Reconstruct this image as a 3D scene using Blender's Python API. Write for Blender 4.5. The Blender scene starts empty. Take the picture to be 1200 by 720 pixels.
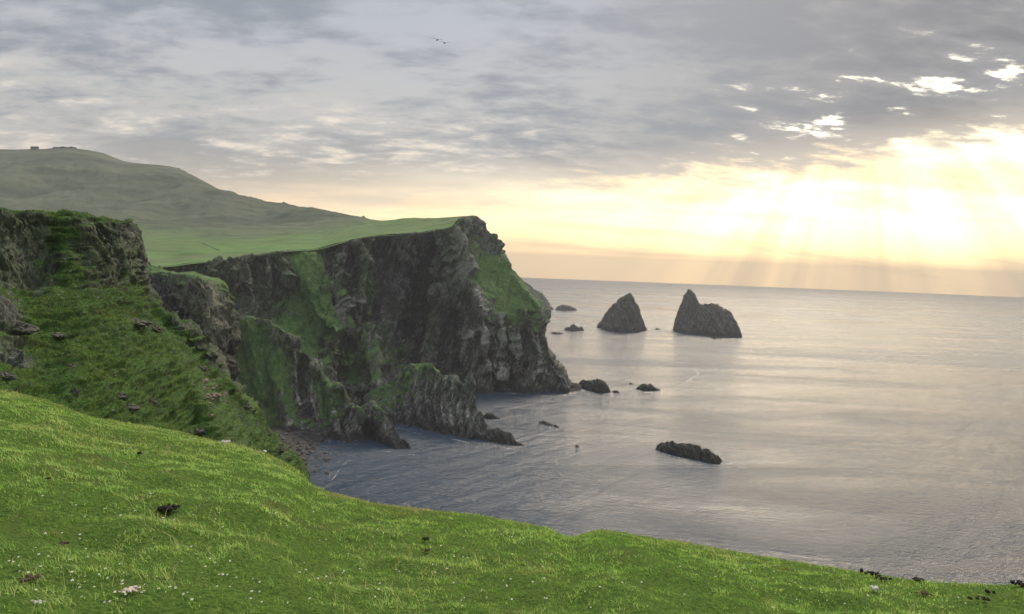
import bpy, math, random
import numpy as np
from mathutils import Matrix, Vector

random.seed(7)
RNG = np.random.default_rng(11)
SC = bpy.context.scene
COL = SC.collection
R = math.radians

# ------------------------------------------------------------------ camera
EYE = np.array([0.0, 0.0, 101.6])
FPX = 900.0                                   # focal length in pixels of the 1200 px wide photograph
PITCH = math.atan(41.5 / FPX)
ROLL = math.atan(0.0373)
_F = np.array([0, math.cos(PITCH), -math.sin(PITCH)])
_U0 = np.array([0, math.sin(PITCH), math.cos(PITCH)])
_R0 = np.array([1.0, 0, 0])
_R = math.cos(ROLL) * _R0 + math.sin(ROLL) * _U0
_U = -math.sin(ROLL) * _R0 + math.cos(ROLL) * _U0
cam_data = bpy.data.cameras.new('camera')
cam_data.sensor_width = 36.0
cam_data.lens = 36.0 * FPX / 1200.0
cam_data.clip_start = 0.1
cam_data.clip_end = 60000
cam = bpy.data.objects.new('camera', cam_data)
COL.objects.link(cam)
cam.matrix_world = Matrix(((_R[0], _U[0], -_F[0], EYE[0]), (_R[1], _U[1], -_F[1], EYE[1]), (_R[2], _U[2], -_F[2], EYE[2]), (0, 0, 0, 1)))
SC.camera = cam

# ------------------------------------------------------------------ view, sampling
SC.view_settings.view_transform = 'Standard'
SC.view_settings.look = 'None'
SC.view_settings.gamma = 1.0
SC.view_settings.exposure = 0.55
SC.render.engine = 'CYCLES'
SC.cycles.use_denoising = True
SC.cycles.max_bounces = 5
SC.cycles.diffuse_bounces = 2
SC.cycles.glossy_bounces = 3
SC.cycles.transmission_bounces = 3
SC.cycles.volume_bounces = 0
SC.cycles.sample_clamp_indirect = 4.0

# ------------------------------------------------------------------ node helpers
class NT:
    def __init__(self, tree):
        self.t = tree; self.n = tree.nodes; self.l = tree.links
    def put(self, sock, v):
        if isinstance(v, bpy.types.NodeSocket): self.l.new(v, sock)
        elif v is not None:
            if isinstance(v, (tuple, list)) and sock.type == 'RGBA' and len(v) == 3: v = (*v, 1)
            sock.default_value = v
    def m(self, op, a, b=None, c=None, clamp=False):
        n = self.n.new('ShaderNodeMath'); n.operation = op; n.use_clamp = clamp
        for i, v in enumerate((a, b, c)):
            if v is not None: self.put(n.inputs[i], v)
        return n.outputs[0]
    def add(s, a, b): return s.m('ADD', a, b)
    def sub(s, a, b): return s.m('SUBTRACT', a, b)
    def mul(s, a, b): return s.m('MULTIPLY', a, b)
    def div(s, a, b): return s.m('DIVIDE', a, b)
    def ss(self, v, lo, hi, a=0.0, b=1.0, kind='SMOOTHSTEP'):
        n = self.n.new('ShaderNodeMapRange'); n.interpolation_type = kind
        for i, x in enumerate((v, lo, hi, a, b)): self.put(n.inputs[i], x)
        return n.outputs[0]
    def add_v(self, v, f, k):
        n = self.n.new('ShaderNodeVectorMath'); n.operation = 'ADD'; self.l.new(v, n.inputs[0])
        n2 = self.n.new('ShaderNodeCombineXYZ'); h = self.mul(f, k)
        for i in range(2): self.l.new(h, n2.inputs[i])
        self.l.new(n2.outputs[0], n.inputs[1]); return n.outputs[0]
    def mix(self, f, a, b, mode='MIX'):
        n = self.n.new('ShaderNodeMix'); n.data_type = 'RGBA'; n.blend_type = mode
        n.clamp_factor = True
        self.put(n.inputs[0], f); self.put(n.inputs[6], a); self.put(n.inputs[7], b)
        return n.outputs[2]
    def noise(self, vec, scale, detail=4, rough=.55, dist=0.0):
        n = self.n.new('ShaderNodeTexNoise'); n.noise_dimensions = '3D'
        if vec is not None: self.l.new(vec, n.inputs['Vector'])
        self.put(n.inputs['Scale'], scale); self.put(n.inputs['Detail'], detail)
        self.put(n.inputs['Roughness'], rough); self.put(n.inputs['Distortion'], dist)
        return n.outputs[0]
    def voro(self, vec, scale, feature='F1', out=0, rnd=1.0):
        n = self.n.new('ShaderNodeTexVoronoi'); n.feature = feature
        self.l.new(vec, n.inputs['Vector']); self.put(n.inputs['Scale'], scale)
        self.put(n.inputs['Randomness'], rnd)
        return n.outputs[out]
    def xyz(self, x, y, z):
        n = self.n.new('ShaderNodeCombineXYZ')
        for i, v in enumerate((x, y, z)): self.put(n.inputs[i], v)
        return n.outputs[0]
    def sep(self, v):
        n = self.n.new('ShaderNodeSeparateXYZ'); self.l.new(v, n.inputs[0]); return n.outputs
    def mapv(self, vec, scale=(1, 1, 1), rot=(0, 0, 0), loc=(0, 0, 0)):
        n = self.n.new('ShaderNodeMapping'); self.l.new(vec, n.inputs[0])
        n.inputs['Scale'].default_value = scale; n.inputs['Rotation'].default_value = rot
        n.inputs['Location'].default_value = loc
        return n.outputs[0]
    def attr(self, name, out='Fac'):
        n = self.n.new('ShaderNodeAttribute'); n.attribute_name = name; return n.outputs[out]
    def pos(self):
        return self.n.new('ShaderNodeNewGeometry').outputs['Position']
    def bump(self, h, dist, strength=1.0, normal=None):
        n = self.n.new('ShaderNodeBump'); n.inputs['Strength'].default_value = strength
        n.inputs['Distance'].default_value = dist; self.l.new(h, n.inputs['Height'])
        if normal is not None: self.l.new(normal, n.inputs['Normal'])
        return n.outputs[0]

# ------------------------------------------------------------------ sky
SUN_AZ, SUN_EL = 21.0, 36.0                    # degrees right of the view axis, above the horizon
world = bpy.data.worlds.new("World"); SC.world = world; world.use_nodes = True
world.node_tree.nodes.clear()
w = NT(world.node_tree)
sky = w.n.new('ShaderNodeTexSky'); sky.sky_type = 'NISHITA'; sky.sun_disc = False
sky.sun_elevation = R(SUN_EL); sky.sun_rotation = R(SUN_AZ)
sky.air_density = 1.5; sky.dust_density = 3.0
gen = w.n.new('ShaderNodeTexCoord').outputs['Generated']
dx, dy, dz = w.sep(gen)
DEG = 57.29578
el = w.mul(w.m('ARCSINE', dz), DEG)
az = w.mul(w.m('ARCTAN2', dx, dy), DEG)
hz = w.add(w.m('MAXIMUM', dz, 0.0), 0.20)
q = w.xyz(w.div(dx, hz), w.div(dy, hz), 0.0)
n_big = w.noise(w.mapv(q, (0.8, 1.2, 1), (0, 0, R(-14)), (3.1, 1.7, 0)), 1.0, 5, .55, .3)
n_mid = w.noise(w.mapv(q, (2.2, 4.2, 1), (0, 0, R(-10)), (9.1, 4.7, 0)), 1.0, 8, .6, .25)
n_fine = w.noise(w.mapv(q, (7.0, 12.0, 1), (0, 0, R(-10)), (1.1, 8.7, 0)), 1.0, 8, .62, .2)
azr = w.sub(az, 25.0)
glow = w.m('EXPONENT', w.mul(w.m('POWER', w.div(w.m('ABSOLUTE', azr), 25.0), 2.0), -1.0))
glow_wide = w.m('EXPONENT', w.mul(w.m('POWER', w.div(w.m('ABSOLUTE', azr), 48.0), 2.0), -1.0))
# underside edge of the cloud deck, higher to the right
edge = w.ss(az, -30.0, 36.0, 3.4, 9.6, 'LINEAR')
wob = w.add(w.mul(w.sub(n_mid, .5), 5.0), w.mul(w.sub(n_fine, .5), 3.5))
eld = w.add(el, wob)
soft = w.ss(az, -20.0, 12.0, 5.5, 0.8)
deck = w.ss(w.sub(eld, edge), w.mul(soft, -1.0), soft)
# open strip under the deck: orange haze at the horizon, bright yellow white above
low = w.mix(glow_wide, (1.3, 0.93, 0.56), (3.4, 2.25, 1.0))
hi = w.mix(glow, (0.80, 0.66, 0.46), w.mix(w.ss(n_big, .38, .60), (1.25, 0.97, 0.58), (2.3, 2.02, 1.28)))
strip = w.mix(w.ss(w.add(el, w.mul(w.sub(n_mid, .5), 2.0)), 1.4, 6.5), low, hi)
# crepuscular rays fanning from the sun behind the deck
th = w.m('ARCTAN2', w.sub(az, 23.5), w.sub(17.0, el))
ray = w.noise(w.xyz(th, 0.0, 0.0), 4.2, 3, .55)
raym = w.ss(ray, .34, .62, .74, 1.25)
rayf = w.mul(w.ss(az, 2.0, 16.0), w.ss(el, 12.0, 6.0))
strip = w.mix(rayf, strip, w.mix(1.0, strip, w.xyz(raym, raym, w.add(.08, w.mul(raym, .9))), 'MULTIPLY'))
bars = w.mul(w.ss(w.noise(w.mapv(q, (.35, 1.6, 1), (0, 0, 0), (4, 4, 0)), 1.0, 5), .50, .66), .55)
strip = w.mix(w.mul(bars, w.ss(el, 8.5, 4.0)), strip, (0.85, 0.62, 0.40))
# cloud deck
dark = w.mix(w.ss(az, 5.0, 38.0), (0.205, 0.228, 0.268), (0.110, 0.116, 0.140))
light = w.mix(w.ss(el, 20.0, 8.0), (0.335, 0.36, 0.415), (0.44, 0.43, 0.415))
light = w.mix(w.ss(az, -4.0, 25.0), light, (0.235, 0.24, 0.255))
dk = w.mix(w.ss(w.add(w.mul(n_big, .48), w.add(w.mul(n_mid, .38), w.mul(n_fine, .34))), .51, .68), dark, light)
# breaks in the deck
brk = w.add(w.mul(n_mid, .55), w.mul(n_fine, .5))
band_r = w.mul(w.ss(az, 10.0, 22.0), w.mul(w.ss(w.sub(el, edge), 8.5, 4.5), w.ss(w.sub(el, edge), 0.0, 1.0)))
band_l = w.mul(w.ss(az, 8.0, -4.0), w.mul(w.ss(el, 12.5, 9.5), w.ss(el, 4.0, 6.5)))
gap = w.m('EXPONENT', w.mul(w.m('POWER', w.m('ABSOLUTE', w.div(w.sub(el, w.add(7.6, w.mul(w.sub(az, 12.0), .30))), 1.3)), 2.0), -1.0))
brk2 = w.add(brk, w.mul(w.mul(gap, w.ss(az, 10.0, 33.0)), .10))
lr = w.mul(w.ss(w.add(brk2, w.mul(w.sub(n_fine, .5), .35)), .61, .72), band_r)
ll = w.mul(w.ss(brk, .53, .68), w.mul(band_l, .75))
dk = w.mix(ll, dk, (0.86, 0.74, 0.60))
dk = w.mix(w.mul(lr, .9), dk, (1.7, 1.55, 1.2))
warm = w.mul(w.ss(w.sub(el, edge), 3.2, 0.0), w.mul(glow_wide, .55))
dk = w.mix(warm, dk, (0.78, 0.66, 0.52))
cl = w.mix(deck, strip, dk)
# the deck thins and brightens towards the zenith
cl = w.mix(w.ss(el, 24.0, 70.0, 0.0, .85), cl, w.mix(n_mid, (1.0, 1.03, 1.10), (1.4, 1.42, 1.48)))
cl10 = w.mix(1.0, cl, (10.0, 10.0, 10.0), 'MULTIPLY')
below = w.ss(dz, -0.02, 0.0)
col = w.mix(.96, sky.outputs[0], cl10)
bg = w.n.new('ShaderNodeBackground'); bg.inputs['Strength'].default_value = 0.1
w.l.new(col, bg.inputs[0])
wo = w.n.new('ShaderNodeOutputWorld'); w.l.new(bg.outputs[0], wo.inputs[0])
world.cycles.sampling_method = 'MANUAL'; world.cycles.sample_map_resolution = 1024

# ------------------------------------------------------------------ sun behind thin cloud
sun_d = bpy.data.lights.new('sun', 'SUN'); sun_d.energy = 2.3; sun_d.angle = R(20.0); sun_d.color = (1.0, .84, .62)
sun = bpy.data.objects.new('sun', sun_d); COL.objects.link(sun)
sd = Vector((math.sin(R(SUN_AZ)) * math.cos(R(SUN_EL)), math.cos(R(SUN_AZ)) * math.cos(R(SUN_EL)), math.sin(R(SUN_EL))))
sun.rotation_euler = sd.to_track_quat('Z', 'Y').to_euler()

# ------------------------------------------------------------------ places from sight lines
def sight(px, py):
    px = np.asarray(px, float); py = np.asarray(py, float)
    d = _F * FPX + np.multiply.outer(px - 600, _R) + np.multiply.outer(360 - py, _U)
    return d / np.linalg.norm(d, axis=-1, keepdims=True)
def P(px, py, Y):
    d = sight(px, py); return EYE + d * (Y / d[..., 1:2] if d.ndim > 1 else Y / d[1])
def sea_pt(px, py, z=0.0):
    d = sight(px, py); return EYE + d * ((z - EYE[2]) / d[..., 2:3])
def base_pt(px, Y, z=-3.0):
    # the point at height z and depth Y seen in column px
    k = (z - EYE[2]) / Y
    a0 = _F * FPX + (px - 600) * _R
    b = (k * a0[1] - a0[2]) / (_U[2] - k * _U[1])
    d = a0 + b * _U
    return EYE + d * (Y / d[1])

# ------------------------------------------------------------------ numpy gradient noise
_perm = np.random.default_rng(5).permutation(256); _perm = np.concatenate([_perm, _perm, _perm])
_g = np.random.default_rng(6).normal(size=(256, 3)); _g /= np.linalg.norm(_g, axis=1, keepdims=True)
def pn(p):
    i = np.floor(p).astype(np.int64); f = p - i; i &= 255
    u = f * f * f * (f * (f * 6 - 15) + 10)
    out = 0
    for a in (0, 1):
        wa = u[:, 0] if a else 1 - u[:, 0]
        for b in (0, 1):
            wb = u[:, 1] if b else 1 - u[:, 1]
            for c in (0, 1):
                wc = u[:, 2] if c else 1 - u[:, 2]
                h = _perm[_perm[_perm[(i[:, 0] + a) & 255] + ((i[:, 1] + b) & 255)] + ((i[:, 2] + c) & 255)]
                g = _g[h]
                out = out + wa * wb * wc * (g[:, 0] * (f[:, 0] - a) + g[:, 1] * (f[:, 1] - b) + g[:, 2] * (f[:, 2] - c))
    return out * 1.6
def fbm(p, o=4, gain=.5):
    s = 0; a = 1.0
    for k in range(o): s = s + a * pn(p * 2.03 ** k + 17.3 * k); a *= gain
    return s
def ridged(p, o=4, gain=.5):
    s = 0; a = 1.0; t = 0
    for k in range(o): s = s + a * (1 - 2 * np.abs(pn(p * 2.07 ** k + 9.1 * k))); t += a; a *= gain
    return s / t
def smooth(x, a, b):
    t = np.clip((x - a) / (b - a), 0, 1); return t * t * (3 - 2 * t)

# ------------------------------------------------------------------ mesh helpers
def make_mesh(name, V, F4=None, F3=None, attrs=None, smooth_sh=True):
    me = bpy.data.meshes.new(name)
    V = np.ascontiguousarray(V, np.float32)
    n4 = 0 if F4 is None else len(F4); n3 = 0 if F3 is None else len(F3)
    me.vertices.add(len(V)); me.vertices.foreach_set('co', V.ravel())
    loops = []
    if n4: loops.append(np.asarray(F4, np.int32).ravel())
    if n3: loops.append(np.asarray(F3, np.int32).ravel())
    loops = np.concatenate(loops)
    me.loops.add(len(loops)); me.loops.foreach_set('vertex_index', loops)
    me.polygons.add(n4 + n3)
    st = np.concatenate([np.arange(n4) * 4, n4 * 4 + np.arange(n3) * 3]).astype(np.int32)
    me.polygons.foreach_set('loop_start', st)
    me.polygons.foreach_set('loop_total', np.concatenate([np.full(n4, 4), np.full(n3, 3)]).astype(np.int32))
    me.polygons.foreach_set('use_smooth', np.full(n4 + n3, smooth_sh))
    me.update(calc_edges=True)
    for k, v in (attrs or {}).items():
        a = me.attributes.new(k, 'FLOAT', 'POINT'); a.data.foreach_set('value', np.asarray(v, np.float32))
    return me
def link(name, me, mat, parent=None, loc=None):
    o = bpy.data.objects.new(name, me)
    if mat is not None and me is not None and not me.materials: me.materials.append(mat)
    COL.objects.link(o)
    if parent is not None: o.parent = parent
    if loc is not None: o.location = loc
    return o
def tag(o, label=None, cat=None, group=None, kind=None):
    if label: o['label'] = label
    if cat: o['category'] = cat
    if group: o['group'] = group
    if kind: o['kind'] = kind
    return o
def grid_faces(nu, nv):
    i = np.arange(nu * nv).reshape(nu, nv)
    return np.stack([i[:-1, :-1], i[1:, :-1], i[1:, 1:], i[:-1, 1:]], -1).reshape(-1, 4)
def grid_normals(G):
    du = np.gradient(G, axis=0); dv = np.gradient(G, axis=1)
    n = np.cross(du, dv); n /= np.maximum(np.linalg.norm(n, axis=-1, keepdims=True), 1e-9)
    return n
def catmull(C, n):
    """C: (k, ...) control rows -> n samples along the first axis"""
    k = len(C); t = np.linspace(0, k - 1, n); i = np.minimum(t.astype(int), k - 2); f = t - i
    f = f.reshape((-1,) + (1,) * (C.ndim - 1))
    p1 = C[i]; p2 = C[i + 1]; p0 = C[np.maximum(i - 1, 0)]; p3 = C[np.minimum(i + 2, k - 1)]
    m1 = (p2 - p0) * .5; m2 = (p3 - p1) * .5
    return (2 * f**3 - 3 * f**2 + 1) * p1 + (f**3 - 2 * f**2 + f) * m1 + (-2 * f**3 + 3 * f**2) * p2 + (f**3 - f**2) * m2
def resample(pts, n):
    """pts (k,d), first three = position -> n rows evenly along the length"""
    D = catmull(pts, 16 * len(pts))
    s = np.concatenate([[0], np.cumsum(np.linalg.norm(np.diff(D[:, :3], axis=0), axis=1))]); s /= s[-1]
    t = np.linspace(0, 1, n)
    return np.stack([np.interp(t, s, D[:, j]) for j in range(D.shape[1])], 1)
def col_points(col, tuck):
    out = []
    for c in col:
        if c[0] == 'b':
            g = c[3] if len(c) > 3 else 0.0; t = c[4] if len(c) > 4 else 0.0
            out.append([*base_pt(c[1], c[2]), g, t])
        else:
            g = c[3] if len(c) > 3 else 0.0; t = c[4] if len(c) > 4 else 0.0
            out.append([*P(c[0], c[1], c[2]), g, t])
    a = np.array(out, float)
    top = a[0].copy()
    if tuck == 'plateau':
        p = top.copy(); p[1] += 14; p[2] -= .8; p[3] = 1
        a = np.vstack([p, a])
    elif tuck == 'ridge':
        h = top[2]
        p = top.copy(); p[1] += 6 + .16 * h; p[2] = h * .72 - 1
        p2 = top.copy(); p2[1] += 14 + .40 * h; p2[2] = -3
        a = np.vstack([p2, p, a])
    elif tuck == 'near':
        p = top.copy(); p[0] *= 1.02; p[1] *= 1.02; p[2] -= .05; p[3] = 1
        p2 = top.copy(); p2[0] *= 1.12; p2[1] *= 1.12; p2[2] += .1; p2[3] = 1
        a = np.vstack([p2, p, a])
    return a
def sheet(cols, tuck, nu, nv, rows=26):
    C = np.stack([resample(col_points(c, tuck), rows) for c in cols])   # (ncol, rows, 5)
    # even spacing across columns
    G = catmull(C, max(nu, 2))
    G = np.swapaxes(catmull(np.swapaxes(G, 0, 1), nv), 0, 1)
    return G
def saw(x):
    f = x - np.floor(x); return np.where(f < .82, f / .82, (1 - f) / .18) - .5
def sculpt(G, ribs, v0=0.0, v1=.01):
    """raise buttress ribs (height > 0) and cut gullies (height < 0) along lines on the cliff"""
    X = G[..., :3]; n = grid_normals(X)
    if np.mean(n[..., 1]) > 0: n = -n
    d = X - EYE; f = d @ _F
    a = np.stack([600 + FPX * (d @ _R) / f, 360 - FPX * (d @ _U) / f], -1)
    out = np.zeros(X.shape[:2]); tn = np.zeros(X.shape[:2]); gr = np.zeros(X.shape[:2])
    wob = fbm(X.reshape(-1, 3) / 9.0, 3).reshape(X.shape[:2])
    for pts, wd, h, t_, g_ in ribs:
        best = np.full(X.shape[:2], 1e9)
        for (x0, y0), (x1, y1) in zip(pts[:-1], pts[1:]):
            vx, vy = x1 - x0, y1 - y0; L2 = vx * vx + vy * vy
            k = np.clip(((a[..., 0] - x0) * vx + (a[..., 1] - y0) * vy) / L2, 0, 1)
            best = np.minimum(best, np.hypot(a[..., 0] - x0 - k * vx, a[..., 1] - y0 - k * vy))
        best = best * (1 + .5 * wob)
        if h > 0: k = np.maximum(1 - best / wd, 0) ** 1.1
        else: k = np.exp(-(best / wd) ** 2)
        out += h * k; tn += t_ * np.exp(-(best / (wd * .5)) ** 2); gr += g_ * k
    out *= smooth(np.linspace(0, 1, X.shape[1]), v0, v1)[None, :]
    G = G.copy(); G[..., :3] = X + n * out[..., None]; G[..., 4] += tn; G[..., 3] += gr
    return G
def cliff_mesh(name, G, amp, wl, flip=False, seed=0.0, stretch=.3, dip=.35, gamp=.35, gbias=0.0, terr=0.0, fine=.6, slopeg=.5, bed=.35, top0=False):
    X = G[..., :3].copy(); nu, nv = X.shape[:2]
    n = grid_normals(X)
    if np.mean(n[..., 1]) > 0: n = -n; flip = not flip
    p = X.reshape(-1, 3); nn = n.reshape(-1, 3)
    gc = G[..., 3].ravel(); tone = G[..., 4].ravel()
    q_ = p / wl + seed
    warp = np.stack([fbm(q_ * .7 + 3, 2), fbm(q_ * .7 + 31, 2), np.zeros(len(q_))], 1) * .5
    gm0 = smooth(gc + .45 * fbm(p / (wl * .9) + 40 + seed, 3) + gbias, .3, .62)
    # rock: steep slabs and gullies, leaning bedding
    sh = np.stack([q_[:, 0] + dip * q_[:, 2], q_[:, 1], q_[:, 2] * stretch], 1) + warp
    r1 = ridged(sh, 5, .55)
    b = sh * np.array([2.3, 2.3, 1.4]) + 7
    blocks = np.floor((fbm(b, 3) + 1) * 3.5) / 3.5 - 1
    gul = fbm(np.stack([q_[:, 0] * .6 + bed * .6 * q_[:, 2], q_[:, 1] * .6, q_[:, 2] * .15], 1) + 5, 3)
    bw = .22 * fbm(q_ * .9 + 20, 3)
    bc = q_[:, 0] + .35 * q_[:, 1] + bed * q_[:, 2] + bw
    strata = 1.0 * saw(bc * .62) + .60 * saw(bc * 1.6) + .36 * saw(bc * 4.3 + 1.5 * bw) + .20 * saw(bc * 9.7 + 3 * bw)
    ledge = .13 * saw(q_[:, 2] * 1.9 - .25 * q_[:, 0] + 2 * bw)
    rock = r1 * .62 + blocks * .40 + gul * .9 + strata + ledge + fine * .22 * ridged(sh * 5.3 + 2, 3)
    rock = rock - np.percentile(rock, 62)
    tq = np.stack([q_[:, 0] * .8, q_[:, 1] * .8, q_[:, 2] * .25], 1)
    grass = (.6 * ridged(tq + 11, 4) + 1.0 * gul) + .9 * saw(bc * .62) + .6 * saw(bc * 1.6) + .25 * fbm(q_ * 4, 3)
    d = amp * (rock * (1 - gm0) + grass * gamp * gm0 - .35 * gm0)
    if terr:
        tz = fbm(np.stack([p[:, 0] * .16, p[:, 1] * .16, p[:, 2] * 1.1], 1), 4, .6)
        d = d + terr * tz * gm0
    edge_f = np.ones((nu, nv))
    d2 = d.reshape(nu, nv)
    if top0 == 'edge': d2 = d2 * smooth(np.linspace(0, 1, nv), .055, .11)[None, :]
    elif top0: d2 = d2 * smooth(np.linspace(0, 1, nv), .11, .22)[None, :]
    X2 = X + n * d2[..., None]
    n2 = grid_normals(X2)
    nz = np.abs(n2[..., 2]).ravel()
    g = gc + slopeg * (nz - .45) + .42 * fbm(p / (wl * .33) + 60 + seed, 4, .6) - .30 * np.clip(r1, 0, 1) * (gc < .8) + gbias
    g = smooth(g, .34, .60)
    wet = 1 - smooth(p[:, 2] + 3 * fbm(p / 9 + 3, 3), 2, 9)
    g = g * (1 - smooth(-p[:, 2], -9, -3))
    F = grid_faces(nu, nv)
    if not flip: F = F[:, ::-1]
    cav = np.clip(r1, -1, 1)
    return make_mesh(name, X2.reshape(-1, 3), F, attrs={'grass': g, 'tone': tone + .0, 'wet': wet, 'cav': cav})

# ------------------------------------------------------------------ materials
def new_mat(name):
    m = bpy.data.materials.new(name); m.use_nodes = True
    m.node_tree.nodes.clear(); t = NT(m.node_tree)
    b = t.n.new('ShaderNodeBsdfPrincipled'); o = t.n.new('ShaderNodeOutputMaterial')
    t.l.new(b.outputs[0], o.inputs[0]); return m, t, b
def land_mat(name, s=1.0, rock_dark=(.034, .036, .043), rock_mid=(.19, .188, .172), rock_light=(.50, .50, .46),
             g1=(.032, .085, .022), g2=(.11, .20, .045), g3=(.13, .13, .05), bdist=.5, moss=.75, ter=0.0, sbed=-.35):
    m, t, b = new_mat(name)
    p = t.pos()
    ps = t.mapv(p, (1, 1, .22), (0, R(18), 0))
    n1 = t.noise(p, .09 / s, 6, .6)
    n2 = t.noise(ps, .35 / s, 8, .68, .4)
    n3 = t.noise(p, 1.6 / s, 6, .7)
    vor = t.voro(t.mapv(p, (1, 1, .55), (0, R(22), 0)), .45 / s, 'F1')
    tone = t.attr('tone'); g = t.attr('grass'); wet = t.attr('wet'); cav = t.attr('cav')
    px_, py_, pz_ = t.sep(p)
    st = t.noise(t.xyz(t.add(px_, t.mul(pz_, sbed)), py_, t.mul(pz_, .12)), .75 / s, 7, .72, .6)
    vein = t.m('ABSOLUTE', t.sub(t.noise(t.mapv(p, (1, 1, .30), (0, R(24), 0)), .22 / s, 6, .6, 1.2), .5))
    crack = t.ss(vein, .0, .022)
    v = t.add(t.add(t.mul(n2, .50), t.mul(st, .85)), t.mul(tone, .13))
    rock = t.mix(t.ss(v, .54, .80), rock_dark, rock_mid)
    li = t.ss(t.add(t.add(t.mul(n3, .45), t.mul(st, .85)), t.mul(tone, .14)), .66, .84)
    rock = t.mix(li, rock, rock_light)
    rock = t.mix(t.ss(n1, .58, .75, 0, .25), rock, (.17, .135, .09))
    mossn = t.add(t.mul(st, .5), t.mul(t.noise(p, .05 / s, 5, .6), .6))
    rock = t.mix(t.mul(t.ss(mossn, .43, .57), t.mul(t.ss(tone, -.6, .1), t.mul(moss, t.ss(t.sep(p)[2], 8.0, 45.0, .25, 1.0)))), rock, (.050, .085, .028))
    rock = t.mix(t.mul(t.sub(1.0, crack), .8), rock, (.016, .015, .016))
    gg = t.ss(t.add(g, t.add(t.mul(t.sub(n3, .5), .7), t.mul(t.sub(st, .5), 1.3))), .34, .60)
    ga = t.mix(t.ss(t.add(t.mul(n1, .25), t.add(t.mul(n3, .35), t.mul(st, .40))), .40, .60), g1, g2)
    ga = t.mix(t.ss(t.add(t.mul(st, .7), t.mul(n3, .3)), .60, .70, 0, .6), ga, (.11, .12, .075))
    ga = t.mix(t.ss(t.noise(p, .22 / s, 6, .65), .56, .74, 0, .65), ga, g3)
    ga = t.mix(t.ss(t.noise(p, .9 / s, 4, .6), .62, .70, 0, .5), ga, (.07, .06, .045))
    if ter:
        tn = t.noise(t.mapv(p, (.22, .22, 1.3)), 1.1, 6, .7, .8)
        ga = t.mix(t.ss(tn, .52, .64, 0, ter), ga, (.018, .026, .010))
        ga = t.mix(t.ss(tn, .46, .36, 0, ter * .6), ga, (.095, .165, .028))
    c = t.mix(gg, rock, ga)
    c = t.mix(t.mul(wet, .8), c, (.016, .015, .016))
    t.l.new(c, b.inputs['Base Color'])
    b.inputs['Roughness'].default_value = .85
    b.inputs['Specular IOR Level'].default_value = .25
    h = t.add(t.add(t.mul(n2, 1.2), t.mul(n3, .7)), t.mul(t.add(t.mul(st, 1.2), t.mul(crack, .25)), t.sub(1.0, gg)))
    t.l.new(t.bump(h, bdist * s, .8), b.inputs['Normal'])
    return m
M = {}
M['cliff'] = land_mat('headland_rock_and_turf', 2.2, bdist=1.0)
M['near_cliff'] = land_mat('near_cliff_rock_and_turf', .55, bdist=.9, g1=(.018, .055, .008), g2=(.062, .135, .018), g3=(.085, .095, .03), moss=.8, ter=.8)
M['stack'] = land_mat('stack_rock', 3.5, bdist=1.2, rock_dark=(.05, .047, .045), rock_mid=(.115, .112, .10), rock_light=(.24, .235, .20), moss=.3)
M['skerry'] = land_mat('skerry_rock', .9, rock_dark=(.018, .018, .018), rock_mid=(.05, .048, .042), rock_light=(.13, .12, .10), moss=.3)

def hill_mat():
    m, t, b = new_mat('moorland')
    p = t.pos(); g = t.attr('grass')
    n1 = t.noise(t.mapv(p, (.35, 1, 1)), .012, 6, .6, .5); n2 = t.noise(p, .06, 6, .65); n3 = t.noise(p, .5, 4, .6)
    heath = t.mix(t.ss(n1, .35, .65), (.062, .080, .054), (.118, .138, .088))
    heath = t.mix(t.ss(n2, .55, .75), heath, (.07, .066, .062))
    gr = t.mix(t.ss(t.add(t.mul(n2, .6), t.mul(n3, .4)), .35, .65), (.085, .165, .050), (.14, .22, .078))
    gr = t.mix(t.ss(t.noise(t.mapv(p, (.5, 1, 1)), .03, 6, .65), .50, .66, 0, .7), gr, (.075, .11, .045))
    gr = t.mix(t.ss(n1, .46, .64, 0, .8), gr, (.115, .145, .07))
    f = t.ss(t.add(g, t.mul(t.sub(t.add(t.mul(n1, .6), t.mul(n2, .4)), .5), 1.5)), .22, .80)
    t.l.new(t.mix(f, heath, gr), b.inputs['Base Color'])
    b.inputs['Roughness'].default_value = .95; b.inputs['Specular IOR Level'].default_value = .1
    t.l.new(t.bump(t.add(n1, t.mul(n2, .5)), 6.0, .7), b.inputs['Normal'])
    return m
M['hill'] = hill_mat()

def sea_mat():
    m, t, b = new_mat('sea_water')
    p = t.pos()
    rs = lambda ang, sc: t.mapv(t.mapv(p, (1, 1, 1), (0, 0, R(-ang))), sc)
    x1 = t.noise(rs(38, (.26, 1, 1)), .95, 5, .6, .25)
    x2 = t.noise(rs(-14, (.22, 1, 1)), .42, 4, .6, .3)
    x3 = t.noise(rs(52, (.25, 1, 1)), .075, 4, .55, .3)
    big = t.noise(t.mapv(p, (.5, 1.4, 1), (0, 0, R(-8))), .0022, 5, .6, .6)
    mid = t.noise(t.mapv(p, (.35, 1.2, 1), (0, 0, R(-12))), .012, 4, .6, .8)
    h = t.add(t.add(t.mul(x1, .34), t.mul(x2, .50)), t.mul(x3, .9))
    ruf = t.ss(t.add(t.mul(big, .6), t.mul(mid, .4)), .36, .62, .12, .30)
    c = t.mix(t.ss(big, .4, .62), (.010, .030, .062), (.016, .042, .078))
    t.l.new(c, b.inputs['Base Color']); t.l.new(ruf, b.inputs['Roughness'])
    b.inputs['IOR'].default_value = 1.36
    amp = t.ss(t.add(t.mul(big, .5), t.mul(mid, .5)), .35, .65, .55, 1.55)
    t.l.new(t.bump(t.mul(h, amp), 2.5, 1.0), b.inputs['Normal'])
    return m
M['sea'] = sea_mat()

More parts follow.
